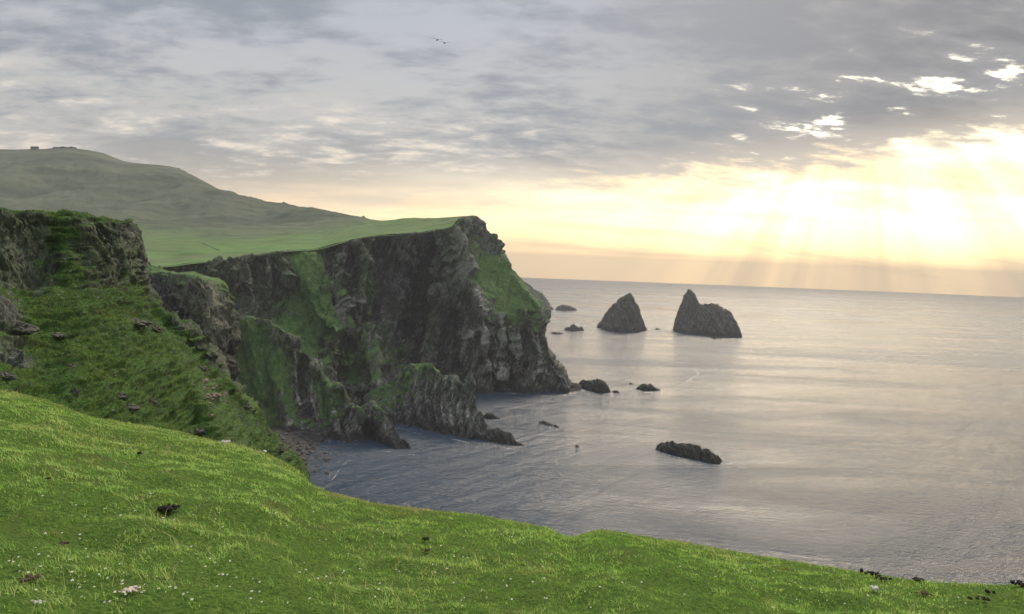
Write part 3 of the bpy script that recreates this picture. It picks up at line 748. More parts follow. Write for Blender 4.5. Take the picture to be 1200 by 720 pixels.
rocks = [
 ('skerry_rock', [(650,364),(653,359),(660,357),(668,358.5),(674,361),(677,364)], [(650,363.5),(663,364.5),(677,364)], .4, 60, 30, 2.5, 25, M['stack'], 'low hump of rock far out beyond the headland, nearest to the horizon'),
 ('skerry_rock', [(660,387),(664,383),(668,383.5),(671,380),(673,379),(675.5,382),(679,384),(682,383.5),(685,387)], [(660,387),(673,388.5),(685,387.5)], .5, 80, 40, 3.0, 13, M['stack'], 'jagged grey rock with one central peak between headland and pyramid stack'),
 ('skerry_rock', [(644,391),(648,389),(655,389.5),(660,391)], [(644,391),(652,392),(660,391.5)], .4, 40, 20, 1.0, 9, M['skerry'], 'low flat dark rock close beside the headland point, far side of the bay'),
 ('skerry_rock', [(766,386),(770,384.6),(775,386)], [(766,386),(770,386.7),(775,386.2)], .5, 24, 14, .8, 7, M['skerry'], 'tiny dark rock awash between the two tall sea stacks'),
 ('skerry_rock', [(677,452),(680,446),(684,445),(690,446),(697,445),(701,443.5),(704,446),(710,447.5),(713,452),(716,459)], [(677,453),(690,457.5),(705,461),(716,460)], .5, 120, 60, 1.6, 8, M['skerry'], 'chunky dark brown rock just off the tip of the headland'),
 ('skerry_rock', [(717,459),(720,457.5),(723,457.6),(726,460)], [(717,459.4),(721,460.8),(726,460.4)], .5, 30, 16, .5, 3, M['skerry'], 'small dark rock beside the right end of the chunky brown rock'),
 ('skerry_rock', [(745,456),(749,452),(752,450),(756,449),(759,451),(763,450),(766,452.5),(770,455),(774,457)], [(745,456.5),(758,458.5),(774,458)], .5, 90, 40, 1.4, 6, M['skerry'], 'jagged low dark rock by itself to the right of the headland tip'),
 ('skerry_rock', [(737,449.5),(739,448.3),(741,449.5)], [(737,450),(739,450.4),(741,450)], .7, 16, 10, .3, 3, M['skerry'], 'tiny dark rock tip above water left of the jagged low rock'),
 ('skerry_rock', [(630,495.5),(635,493.6),(642,495),(648,498),(651,497.5),(655,500.5)], [(630,496),(642,499),(655,501.6)], .4, 70, 30, .8, 5, M['skerry'], 'flat dark rock awash in the bay, off the tip of the fin shaped spur'),
 ('skerry_rock', [(673.5,523),(675,521.4),(677.5,521.8),(679,523.5)], [(673.5,523.4),(676,524.4),(679,524)], .7, 24, 14, .4, 3, M['skerry'], 'single tiny dark rock in open water between the bay and the long reef'),
 ('skerry_rock', [(768,526),(772,521),(776,518),(780,520),(783,518),(787,517),(793,520),(802,520.5),(811,520.7),(820,521.5),(824,525),(830,527),(836,531),(841,534),(846,539)], [(768,527),(780,531),(789,533.5),(812,538),(834,543.5),(843,544),(846,541)], .38, 260, 70, 1.3, 5, M['skerry'], 'long low dark reef lying slantwise alone in the middle of the water'),
 ('skerry_rock', [(832,395.5),(838,393.8),(846,395.5)], [(832,396),(838,397.4),(846,397)], .4, 26, 14, .6, 6, M['skerry'], 'thin dark ledge of rock awash below the towered stack'),
 ('skerry_rock', [(566,487),(571,483.5),(578,485),(586,490.5)], [(566,490),(576,491.5),(586,491.5)], .5, 50, 24, .8, 5, M['skerry'], 'small dark rock in the water behind the slope of the fin shaped spur'),
]
for i, (nm, tp, bs, dr, nu, nv, am, wl, mt, lb) in enumerate(rocks):
    o, _ = ridge_rock(nm, tp, bs, dr, nu, nv, am, wl, 3.1 * i + 1, mt, pw=.7)
    tag(o, lb, 'rock', 'rocks rising from the sea')

# ------------------------------------------------------------------ thin foam on the water
def foam(polylines):
    Vs, Fs = [], []; off = 0; rf = np.random.default_rng(4)
    for pts, wpx, z in polylines:
        pts = np.array(pts, float); D = catmull(pts, 24 * len(pts)); n = len(D)
        A_ = sea_pt(D[:, 0], D[:, 1], z); dist = A_[:, 1]
        xx = np.stack([A_[:, 0] / 9, A_[:, 1] / 9, 0 * dist], 1)
        wv = np.maximum(fbm(xx, 3) + .25, 0) * wpx / 900 * dist
        off_ = fbm(xx * .7 + 9, 3) * wpx * .8 / 900 * dist
        tn_ = np.gradient(A_[:, :2], axis=0); tn_ /= np.maximum(np.linalg.norm(tn_, axis=1, keepdims=True), 1e-6)
        nn_ = np.stack([-tn_[:, 1], tn_[:, 0], 0 * dist], 1) * np.array([1, 2.2, 1])
        c_ = A_ + nn_ * off_[:, None]
        Vs.append(np.stack([c_ - nn_ * wv[:, None], c_ + nn_ * wv[:, None] * .6], 1).reshape(-1, 3))
        k = np.arange(n - 1) * 2 + off; Fs.append(np.stack([k, k + 2, k + 3, k + 1], 1)); off += 2 * n
    return make_mesh('foam', np.vstack(Vs), np.vstack(Fs))
def foam_mat():
    m, t, b = new_mat('foam_white')
    n = t.noise(t.mapv(t.pos(), (1, 1, 1)), .8, 5, .7)
    b.inputs['Base Color'].default_value = (.62, .63, .62, 1); b.inputs['Roughness'].default_value = .8
    t.l.new(t.ss(n, .40, .62, 0, .75), b.inputs['Alpha']); return m
M['foam'] = foam_mat()
tag(link('foam', foam([
    ([(806,447),(812,443),(818,438),(814,432),(822,427)], 1.3, .05), ([(800,449),(808,445),(824,442),(840,441)], 1.0, .05),
    ([(1030,487),(1042,491),(1056,495),(1068,499)], 1.3, .05), ([(975,480),(985,483),(996,486)], .8, .05), ([(1070,410),(1074,413),(1073,418)], 1.0, .05),
    ([(1020,395),(1034,400)], .7, .05), ([(850,473),(880,478),(930,482)], .5, .05), ([(1135,526),(1160,532),(1190,533)], .6, .05),
    ([(855,395),(880,397),(930,401),(980,402)], .6, .05), ([(640,364),(680,363.5),(720,362)], .3, .05),
    ([(768,528),(789,535),(812,540),(834,545),(850,545),(862,541)], .9, .05), ([(846,540),(858,546),(880,549)], .8, .05),
    ([(676,456),(690,459),(706,462.5),(718,461)], .7, .05), ([(745,458),(758,460),(776,459)], .6, .05), ([(645,497),(656,501),(660,503)], .6, .05),
    ([(700,384),(735,391),(760,388)], .45, .05), ([(790,389),(825,394.5),(870,397.5)], .5, .05),
    ([(466,501),(484,507),(507,510),(532,515),(550,519)], .9, .05), ([(556,519),(582,523),(604,527),(632,531)], .9, .05),
    ([(420,526),(452,529),(474,532),(494,534)], .9, .05), ([(566,459),(600,461),(640,464),(676,463)], 1.1, .05),
    ([(386,566),(394,556),(402,545),(416,534)], 1.4, .05)]), M['foam']), 'thin white foam trailing on the water and along the waterline', 'foam', kind='stuff')

# ------------------------------------------------------------------ cove beach and its boulders
bx = np.array([[base_pt(a, b, 0)[0], b] for a, b in ((335, 450), (392, 372))])
nu, nv = 90, 60
U_, Vv = np.meshgrid(np.linspace(0, 1, nu), np.linspace(0, 1, nv), indexing='ij')
L = np.array([base_pt(330, 372, 0), base_pt(322, 400, 0), base_pt(318, 430, 0), base_pt(335, 458, 0)])
Rr = np.array([base_pt(386, 368, 0), base_pt(392, 400, 0), base_pt(412, 426, 0), base_pt(432, 446, 0)])
Lc = catmull(L, nu); Rc = catmull(Rr, nu)
XY = Lc[:, None] * (1 - Vv[..., None]) + Rc[:, None] * Vv[..., None]
zz = 7.0 * (1 - Vv) ** 1.2 - 4.2 * Vv + .9 * fbm(np.stack([XY[..., 0].ravel() / 6, XY[..., 1].ravel() / 6, 0 * XY[..., 0].ravel()], 1), 4).reshape(nu, nv)
XY[..., 2] = zz
M['shingle'] = plain('beach_shingle', (.010, .010, .010), (.034, .032, .030), .5, .8, .3, .3)
F = grid_faces(nu, nv)
tag(link('beach', make_mesh('beach', XY.reshape(-1, 3), F), M['shingle']), kind='structure')

def lump_mesh(name, seed, sub=3, amp=.35, squash=(1, .8, .6), freq=1.3):
    import bmesh
    bm = bmesh.new(); bmesh.ops.create_icosphere(bm, subdivisions=sub, radius=1.0)
    v = np.array([x.co[:] for x in bm.verts])
    r = 1 + amp * fbm(v * freq + seed * 7.7, 3) ; r = np.round(r * 5) / 5 * .5 + r * .5
    v = v * r[:, None] * np.array(squash)
    for x, c in zip(bm.verts, v): x.co = c
    me = bpy.data.meshes.new(name); bm.to_mesh(me); bm.free()
    for pl in me.polygons: pl.use_smooth = False
    return me
M['boulder'] = plain('boulder_stone', (.022, .022, .022), (.10, .098, .095), 1.2, .8, .3, .15)
bmeshes = [lump_mesh('boulder', k, 2) for k in range(6)]
for bm_ in bmeshes: bm_.materials.append(M['boulder'])
rb = random.Random(3)
for k in range(230):
    i = rb.randrange(2, nu - 2); j = min(nv - 1, int(nv * rb.random() ** .8))
    o = link('boulder', bmeshes[k % 6], None, None, Vector((XY[i, j, 0], XY[i, j, 1], max(XY[i, j, 2], -.6))) + Vector((0, 0, .2)))
    s = rb.uniform(.7, 1.9) * (1.6 if rb.random() < .15 else 1)
    o.scale = (s, s * rb.uniform(.7, 1.1), s * rb.uniform(.6, .9)); o.rotation_euler = (rb.uniform(-.4, .4), rb.uniform(-.4, .4), rb.uniform(0, 6.3))
    tag(o, 'dark grey boulder in the heap on the cove beach', 'boulder', 'boulders on the cove beach')

# ------------------------------------------------------------------ foreground headland top (heightfield round the camera)
SIL = np.array([(-200,440),(-60,449),(0,458),(30,463),(60,470),(90,482),(120,491),(160,498),(200,504),(250,516),(280,522),(310,531),(335,543),(352,553),(366,568),(385,577),(440,591),(500,598),(560,604),(610,613),(640,619),(660,629),(672,629),(690,623),(705,621),(740,626),(800,636),(850,644),(900,653),(950,661),(1000,669),(1050,678),(1100,683),(1150,685),(1200,686),(1400,700)], float)
SIL_R = np.array([(-200,15),(0,14.5),(120,13.5),(250,13),(340,12),(385,10.5),(500,9.8),(600,9.2),(655,8.6),(672,9.6),(760,10.0),(900,9.5),(1050,8.6),(1200,8.0),(1400,8.0)], float)
dS = sight(SIL[:, 0], SIL[:, 1])
azS = np.arctan2(dS[:, 0], dS[:, 1]); tanS = -dS[:, 2] / np.hypot(dS[:, 0], dS[:, 1])
dR = sight(SIL_R[:, 0], np.interp(SIL_R[:, 0], SIL[:, 0], SIL[:, 1]))
azR = np.arctan2(dR[:, 0], dR[:, 1])
EH = 1.62
def fg_params(a):
    back = smooth(np.abs(a), .85, 1.8)
    re = np.interp(a, azR, SIL_R[:, 1]); tn = np.interp(a, azS, tanS)
    re = re * (1 - back) + 45 * back
    tn = tn * (1 - back) + (EH / 45) * back
    return re, tn
def fg_height(a, r):
    re, tn = fg_params(a)
    ze = -re * tn
    t = r / re
    z = -EH + (ze + EH) * np.clip(t, 0, 1) ** 1.6
    x = r * np.sin(a); y = r * np.cos(a)
    pp = np.stack([x, y, 0 * x], -1).reshape(-1, 3)
    und = (.085 * fbm(pp / 2.6 + 3, 3) + .05 * fbm(pp / .5 + 9, 3)).reshape(np.shape(x))
    fade = 1 - smooth(t, .86, 1.0)
    z = z + und * (.12 + .88 * fade) * smooth(r, .5, 2.0)
    over = np.maximum(r - re, 0)
    fall = 1.05 * over * smooth(over, 0, 1.2) + .45 * over
    z = z - np.minimum(fall * (1 + .15 * fbm(pp / 9 + 2, 2).reshape(np.shape(x))), 103)
    return z + EYE[2]
na, nr = 900, 230
inner = np.linspace(-.9, .9, 520)
outer = np.linspace(.9, 2 * np.pi - .9, 122)[1:-1]
aa = np.concatenate([inner, outer])
ti = np.concatenate([np.linspace(.04, 1.0, 145), 1 + np.linspace(0, 1, 46)[1:] ** 1.8 * 1.0])
A, T = np.meshgrid(aa, ti, indexing='ij')
Aw = (A + np.pi) % (2 * np.pi) - np.pi
re, _ = fg_params(Aw)
RR = np.where(T <= 1, re * T, re + (T - 1) * 85)
Z = fg_height(Aw, RR)
V = np.stack([RR * np.sin(A), RR * np.cos(A), Z], -1)
n_a, n_r = A.shape
i = np.arange(n_a * n_r).reshape(n_a, n_r); j = np.roll(i, -1, axis=0)
F = np.stack([i[:, :-1], i[:, 1:], j[:, 1:], j[:, :-1]], -1).reshape(-1, 4)
def turf_mat():
    m, t, b = new_mat('turf_soil')
    p = t.pos(); n1 = t.noise(p, 1.1, 4, .6); n2 = t.noise(p, 30.0, 5, .7)
    c = t.mix(t.ss(n2, .3, .7), (.028, .062, .012), (.10, .16, .032))
    c = t.mix(t.ss(n1, .56, .72, 0, .5), c, (.075, .065, .03))
    t.l.new(c, b.inputs['Base Color']); b.inputs['Roughness'].default_value = 1.0; b.inputs['Specular IOR Level'].default_value = .05
    t.l.new(t.bump(n2, .02, 1.0), b.inputs['Normal']); return m
M['turf'] = turf_mat()
tag(link('ground', make_mesh('ground', V.reshape(-1, 3), F), M['turf']), kind='structure')

def fg_hit(px, py):
    """where a sight line meets the foreground turf"""
    d = sight(px, py); h = math.hypot(d[0], d[1]); a = math.atan2(d[0], d[1])
    rs = np.linspace(1.5, 18, 1400)
    zr = EYE[2] + d[2] / h * rs; zg = fg_height(np.full_like(rs, a), rs)
    k = np.argmax(zr <= zg)
    if not (zr <= zg).any(): k = int(np.interp(a, azR, SIL_R[:, 1]) / 18 * 1400)
    r = rs[k]; return np.array([r * math.sin(a), r * math.cos(a), zg[k]])

# ------------------------------------------------------------------ turf blades
def blades(n, rmin, rmax, hrange, wrange, seed, stalks=False):
    rg = np.random.default_rng(seed)
    a = rg.uniform(-.78, .76, n); r = np.sqrt(rg.uniform(rmin**2, rmax**2, n))
    re, _ = fg_params(a); keep = r < re + .9; a = a[keep]; r = r[keep]; re = re[keep]
    x = r * np.sin(a); y = r * np.cos(a)
    pp = np.stack([x, y, 0 * x], 1)
    tuft = fbm(pp / .16 + 3, 2); patch = fbm(pp / .9 + 7, 3); big = fbm(pp / 3.2 + 5, 2)
    if stalks: keep = (big + patch * .8) > .35
    else: keep = rg.uniform(0, 1, len(r)) < (.62 + .5 * tuft)
    x, y, a, r, re, tuft, patch, big, pp = [v[keep] for v in (x, y, a, r, re, tuft, patch, big, pp)]
    m = len(x); z = fg_height(a, r) - .006
    hh = rg.uniform(*hrange, m) * (1 + .75 * np.clip(tuft, -1, 1) + .35 * np.clip(patch, -1, 1))
    ww = rg.uniform(*wrange, m) * (.75 + r / 14)
    th = rg.uniform(0, 2 * np.pi, m)
    side = np.stack([np.cos(th), np.sin(th), 0 * th], 1)
    lean_d = rg.normal(0, .55, (m, 2)) + np.array([-.30, -.22]) + .35 * np.stack([pn(pp / .3 + 1), pn(pp / .3 + 50)], 1)
    lean = np.concatenate([lean_d, np.zeros((m, 1))], 1)
    b0 = np.stack([x, y, z], 1)
    up = np.array([0, 0, 1.0])
    mid = b0 + hh[:, None] * (.55 * up + .28 * lean)
    tip = b0 + hh[:, None] * (.92 * up + .95 * lean)
    w2 = ww[:, None] * side
    V = np.stack([b0 - w2, b0 + w2, mid + w2 * .75, mid - w2 * .75, tip], 1).reshape(-1, 3)
    k = np.arange(m) * 5
    F4 = np.stack([k, k + 1, k + 2, k + 3], 1); F3 = np.stack([k + 3, k + 2, k + 4], 1)
    edge = smooth(r, re - 1.6, re + .2)
    dry = rg.uniform(0, 1, m) ** 2 * .75 + .30 * np.clip(fbm(pp / 1.7 + 33, 3), -1, 1) + .2 * big
    # worn straw coloured band along the brink
    pxc = 600 + 900 * np.tan(a)
    brink = edge * (smooth(pxc, 360, 400) * (1 - smooth(pxc, 500, 560)) * .9 + smooth(pxc, 660, 700) * (1 - smooth(pxc, 820, 900)) * .35 + .12 + .35 * (pxc < 360))
    dry = dry + brink + .12 * smooth(r, 6, 13) + (rg.uniform(0, 1, m) > .93) * .7 + .55 * smooth(fbm(pp / .45 + 90, 3), .30, .75)
    tint = rg.uniform(0, 1, m) * .70 - .06 + .30 * (patch * .9 + .5) + .26 * fbm(pp / .33 + 71, 2) + .10 * big + .30 * tuft + .05 + .12 * smooth(r, 5, 13)
    if stalks: dry = dry * 0 + 1.4 + rg.uniform(0, .5, m); 
    rep = lambda v: np.repeat(v, 5)
    hgt = np.tile(np.array([0, 0, .55, .55, 1.0]), m)
    return V, F4, F3, rep(dry), rep(tint), hgt
parts = [blades(95000, 2.4, 6.2, (.013, .034), (.0014, .0026), 1), blades(330000, 6.0, 16.0, (.017, .040), (.0022, .0038), 2),
         blades(9000, 2.4, 15.0, (.06, .13), (.0012, .0020), 3, True)]
Vs, F4s, F3s, at = [], [], [], [[], [], []]; off = 0
for Vb, f4, f3, d_, t_i, h_ in parts:
    Vs.append(Vb); F4s.append(f4 + off); F3s.append(f3 + off); off += len(Vb)
    at[0].append(d_); at[1].append(t_i); at[2].append(h_)
def blade_mat():
    m, t, b = new_mat('grass_blade')
    dry = t.attr('dry'); tint = t.attr('tint'); hg = t.attr('hgt')
    c = t.mix(t.ss(tint, .05, .62), (.042, .140, .020), (.21, .42, .080))
    c = t.mix(t.ss(tint, .58, .98), c, (.48, .64, .24))
    c = t.mix(t.ss(hg, .2, 1.0, 0, .3), c, (.38, .47, .16))
    c = t.mix(t.ss(dry, .55, 1.0, 0, .75), c, (.26, .23, .07))
    c = t.mix(t.ss(dry, 1.2, 1.6), c, (.50, .46, .28))
    t.l.new(c, b.inputs['Base Color']); b.inputs['Roughness'].default_value = .6; b.inputs['Specular IOR Level'].default_value = .3
    tr = t.n.new('ShaderNodeBsdfTranslucent'); t.l.new(t.mix(1.0, c, (1.25, 1.25, .8), 'MULTIPLY'), tr.inputs[0])
    mx = t.n.new('ShaderNodeMixShader'); mx.inputs[0].default_value = .42
    t.l.new(b.outputs[0], mx.inputs[1]); t.l.new(tr.outputs[0], mx.inputs[2])
    out = [n for n in t.n if n.type == 'OUTPUT_MATERIAL'][0]; t.l.new(mx.outputs[0], out.inputs[0])
    return m
M['blade'] = blade_mat()
me = make_mesh('grass', np.vstack(Vs), np.vstack(F4s), np.vstack(F3s), attrs={'dry': np.concatenate(at[0]), 'tint': np.concatenate(at[1]), 'hgt': np.concatenate(at[2])})
tag(link('grass', me, M['blade']), 'short green turf covering the cliff top in front', 'grass', kind='stuff')
print('blades', len(me.polygons))

Vt, Ft, dt, tt, ht = TUS
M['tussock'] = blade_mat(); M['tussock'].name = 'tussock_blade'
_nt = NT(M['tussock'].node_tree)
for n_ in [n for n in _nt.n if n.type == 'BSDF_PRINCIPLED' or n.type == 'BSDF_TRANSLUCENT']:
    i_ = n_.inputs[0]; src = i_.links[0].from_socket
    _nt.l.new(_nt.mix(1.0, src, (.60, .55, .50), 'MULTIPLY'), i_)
me = make_mesh('tussock_grass', Vt, None, Ft, attrs={'dry': dt, 'tint': tt, 'hgt': ht})
tag(link('tussock_grass', me, M['tussock']), 'rough dark green grass on the steep slope under the near cliff', 'grass', kind='stuff')

# ------------------------------------------------------------------ ledges and stones on the near slope
M['ledge'] = plain('ledge_rock', (.04, .042, .032), (.15, .145, .115), 2.5, .9, .2, .12)
M['slope_stone'] = plain('slope_stone', (.14, .13, .12), (.34, .32, .29), 6, .9, .2, .05)
M['scree'] = plain('scree_stone', (.20, .13, .10), (.36, .27, .23), 6, .9, .2, .05)
for k, (px, py, wp, hp, lb) in enumerate((
    (160, 376, 30, 7, 'long dark ledge of rock in the slope just below the near cliff corner'),
    (181, 383, 16, 8, 'dark blocky ledge at the right rim of the slope, beside the long ledge'),
    (22, 383, 34, 14, 'big dark overhanging ledge on the left edge of the slope'),
    (12, 412, 26, 12, 'lower dark outcrop on the left edge, under the overhanging ledge'),
    (5, 440, 22, 12, 'brown outcrop at the far left edge just above the front turf'),
    (66, 391, 18, 5, 'faint low ledge in the slope right of the overhanging one'),
    (142, 463, 16, 9, 'dark outcrop in the middle of the lower slope'),
    (153, 476, 18, 7, 'dark outcrop just under the middle one, nearer the front turf'),
    (88, 459, 9, 12, 'narrow dark lump put in for a slantwise gully low on the slope'),  # dark lump added to stand in for the darkness of a gully
    (178, 469, 12, 6, 'small dark outcrop right of the middle pair'),
    (83, 426, 12, 4, 'small dark ledge at mid height on the left of the slope'),
    (233, 504, 16, 6, 'dark outcrop low on the slope close to the front turf'),
    (235, 430, 12, 6, 'grey outcrop on the upper right of the slope'),
    (243, 392, 10, 12, 'rough outcrop on the right rim below the buttress'),
    (288, 475, 12, 7, 'pale outcrop on the lower right rim of the slope'),
    (330, 528, 12, 6, 'pale outcrop near the bottom end of the slope rim'),
)):
    h = on_near(px, py); dist = h[1]; w_ = wp / 900 * dist * .5; h_ = hp / 900 * dist * .5
    me = lump_mesh('rock_ledge', 60 + k, 4, .55, (w_, w_ * .7, h_), 1.6); me.materials.append(M['ledge'])
    o = link('rock_ledge', me, None, None, Vector(h) + Vector((0, w_ * .35, -h_ * .35))); o.rotation_euler = (.1, .12, .1 * ((k % 5) - 2))
    tag(o, lb, 'rock ledge')
sm = [lump_mesh('stone', 90 + k, 2, .4, (1, .8, .6)) for k in range(4)]
for x in sm: x.materials.append(M['slope_stone'])
sc_ = [lump_mesh('scree_stone', 95 + k, 2, .4, (1, .8, .6)) for k in range(3)]
for x in sc_: x.materials.append(M['scree'])
rs_ = random.Random(9)
for k in range(110):
    if k < 40: px, py = rs_.gauss(215, 35), rs_.gauss(440, 30)
    elif k < 75: px, py = rs_.uniform(60, 160), rs_.gauss(335, 18)
    else: px, py = rs_.uniform(5, 320), rs_.uniform(340, 520)
    h = on_near(px, py); o = link('stone', sm[k % 4], None, None, h); s_ = rs_.uniform(.06, .19); o.scale = (s_, s_, s_); o.rotation_euler = (rs_.uniform(-.5, .5), rs_.uniform(-.5, .5), rs_.uniform(0, 6))
    tag(o, 'small pale stone on the rough green slope', 'stone', 'pale stones strewn over the green slope')
for k in range(26):
    h = on_near(rs_.gauss(249, 6), rs_.gauss(462, 9)); o = link('scree_stone', sc_[k % 3], None, None, h); s_ = rs_.uniform(.15, .42); o.scale = (s_, s_, s_); o.rotation_euler = (rs_.uniform(-.5, .5), rs_.uniform(-.5, .5), rs_.uniform(0, 6))
    tag(o, 'reddish stone of the small scree patch near the right rim of the slope', 'stone', 'reddish scree stones on the slope')

# ------------------------------------------------------------------ daisies in the turf
import bmesh
def flower_mesh(seed):
    rf = random.Random(seed); bm = bmesh.new()
    lean = Vector((rf.uniform(-.01, .01), rf.uniform(-.012, .004), 0)); H_ = rf.uniform(.045, .07)
    a = bm.verts.new((-.0008, 0, 0)); b = bm.verts.new((.0008, 0, 0)); c = bm.verts.new(Vector((.0008, 0, H_)) + lean); d = bm.verts.new(Vector((-.0008, 0, H_)) + lean)
    f = bm.faces.new((a, b, c, d)); f.material_index = 1
    top = Vector((0, 0, H_)) + lean; tl = rf.uniform(.2, .8)
    ax = Vector((0, -math.sin(tl), math.cos(tl))); e1 = Vector((1, 0, 0)); e2 = ax.cross(e1)
    for k in range(10):
        t0 = k / 10 * 6.283; rr_ = rf.uniform(.010, .013)
        p0 = top + ax * .001
        pts = [p0 + (e1 * math.cos(t0 + s) + e2 * math.sin(t0 + s)) * q_ + ax * zq for s, q_, zq in ((-.12, .003, 0), (-.26, rr_ * .75, .001), (0, rr_, .0015), (.26, rr_ * .75, .001), (.12, .003, 0))]
        f = bm.faces.new([bm.verts.new(v) for v in pts]); f.material_index = 0
    f = bm.faces.new([bm.verts.new(top + ax * .0028 + (e1 * math.cos(t) + e2 * math.sin(t)) * .004) for t in [k / 8 * 6.283 for k in range(8)]]); f.material_index = 2
    me = bpy.data.meshes.new('daisy'); bm.to_mesh(me); bm.free(); return me
M['petal'] = plain('white_petal', (.70, .70, .62), (.82, .82, .76), 40, .7)
M['stem'] = plain('flower_stem', (.05, .11, .02), (.09, .16, .03), 40)
M['eye'] = plain('flower_eye', (.55, .38, .04), (.62, .45, .06), 40)
fm = [flower_mesh(k) for k in range(5)]
for f_ in fm:
    for k in ('petal', 'stem', 'eye'): f_.materials.append(M[k])
rd = random.Random(21)
spots = [(356,664),(237,677),(219,699),(270,664),(101,681),(140,667),(127,685),(430,694),(571,706),(541,708),(479,684),(636,670),(245,660),(90,668),(57,657),(541,716)]
clusters = [(110,690,60,22,14),(250,690,90,24,16),(430,690,60,20,6),(80,620,80,40,14),(545,640,90,12,12),(290,600,120,40,14),(920,668,60,10,8),(600,690,90,20,9),(1000,700,120,10,7),(260,548,90,10,7)]
for cx, cy, sx, sy, n in clusters:
    for _ in range(n): spots.append((cx + rd.gauss(0, sx * .6), cy + rd.gauss(0, sy * .6)))
for _ in range(150): spots.append((rd.uniform(0, 1200), rd.uniform(600, 718)))
for k, (px, py) in enumerate(spots):
    ys = np.interp(px, SIL[:, 0], SIL[:, 1])
    if py < ys + 6 or py > 719 or px < 2 or px > 1198: continue
    h = fg_hit(px, py)
    o = link('daisy', fm[k % 5], None, None, h); s = rd.uniform(.35, .75); o.scale = (s, s, s); o.rotation_euler = (0, 0, rd.uniform(-.8, .8))
    tag(o, 'tiny white daisy flowering in the short green turf', 'flower', 'white daisies dotted through the turf')

# ------------------------------------------------------------------ droppings, clods and stones in the turf
M['dung'] = plain('dry_dung', (.012, .011, .010), (.045, .038, .030), 60, .9, .2, .004)
M['pale_stone'] = plain('pale_stone', (.42, .40, .36), (.68, .66, .62), 30, .85, .2, .004)
M['pink_stone'] = plain('pinkish_chip', (.42, .33, .28), (.62, .55, .50), 30, .85)
M['brown'] = plain('brown_clod', (.06, .045, .03), (.15, .11, .075), 40, .95, .1, .004)
def pile(px, py, wpx, n, mat, seed, flat=.5, wx=1.0):
    if mat in (M['dung'], M['brown']): n = int(n * 2.4); flat = min(.95, flat * 1.7)
    """a heap of small lumps, one mesh"""
    h = fg_hit(px, py); dist = np.linalg.norm(h - EYE); wd = wpx / 900 * dist * (1.05 if mat is M['dung'] else .9)
    rp = random.Random(seed); bm = bmesh.new()
    for k in range(n):
        s = wd * rp.uniform(.5, 1.0) * .42 / n ** .42
        r_ = bmesh.ops.create_icosphere(bm, subdivisions=2, radius=1.0)
        c = Vector((rp.gauss(0, .19) * wd * wx, rp.gauss(0, .17) * wd, s * .5 + .02))
        vv = np.array([v.co[:] for v in r_['verts']])
        r = 1 + .75 * fbm(vv * 2.2 + seed + 5 * k, 3)
        for v, q_ in zip(r_['verts'], vv * r[:, None]):
            v.co = Vector((q_[0] * s, q_[1] * s * .9, q_[2] * s * flat)) + c
    me = bpy.data.meshes.new('heap'); bm.to_mesh(me); bm.free(); me.materials.append(mat)
    return me, h
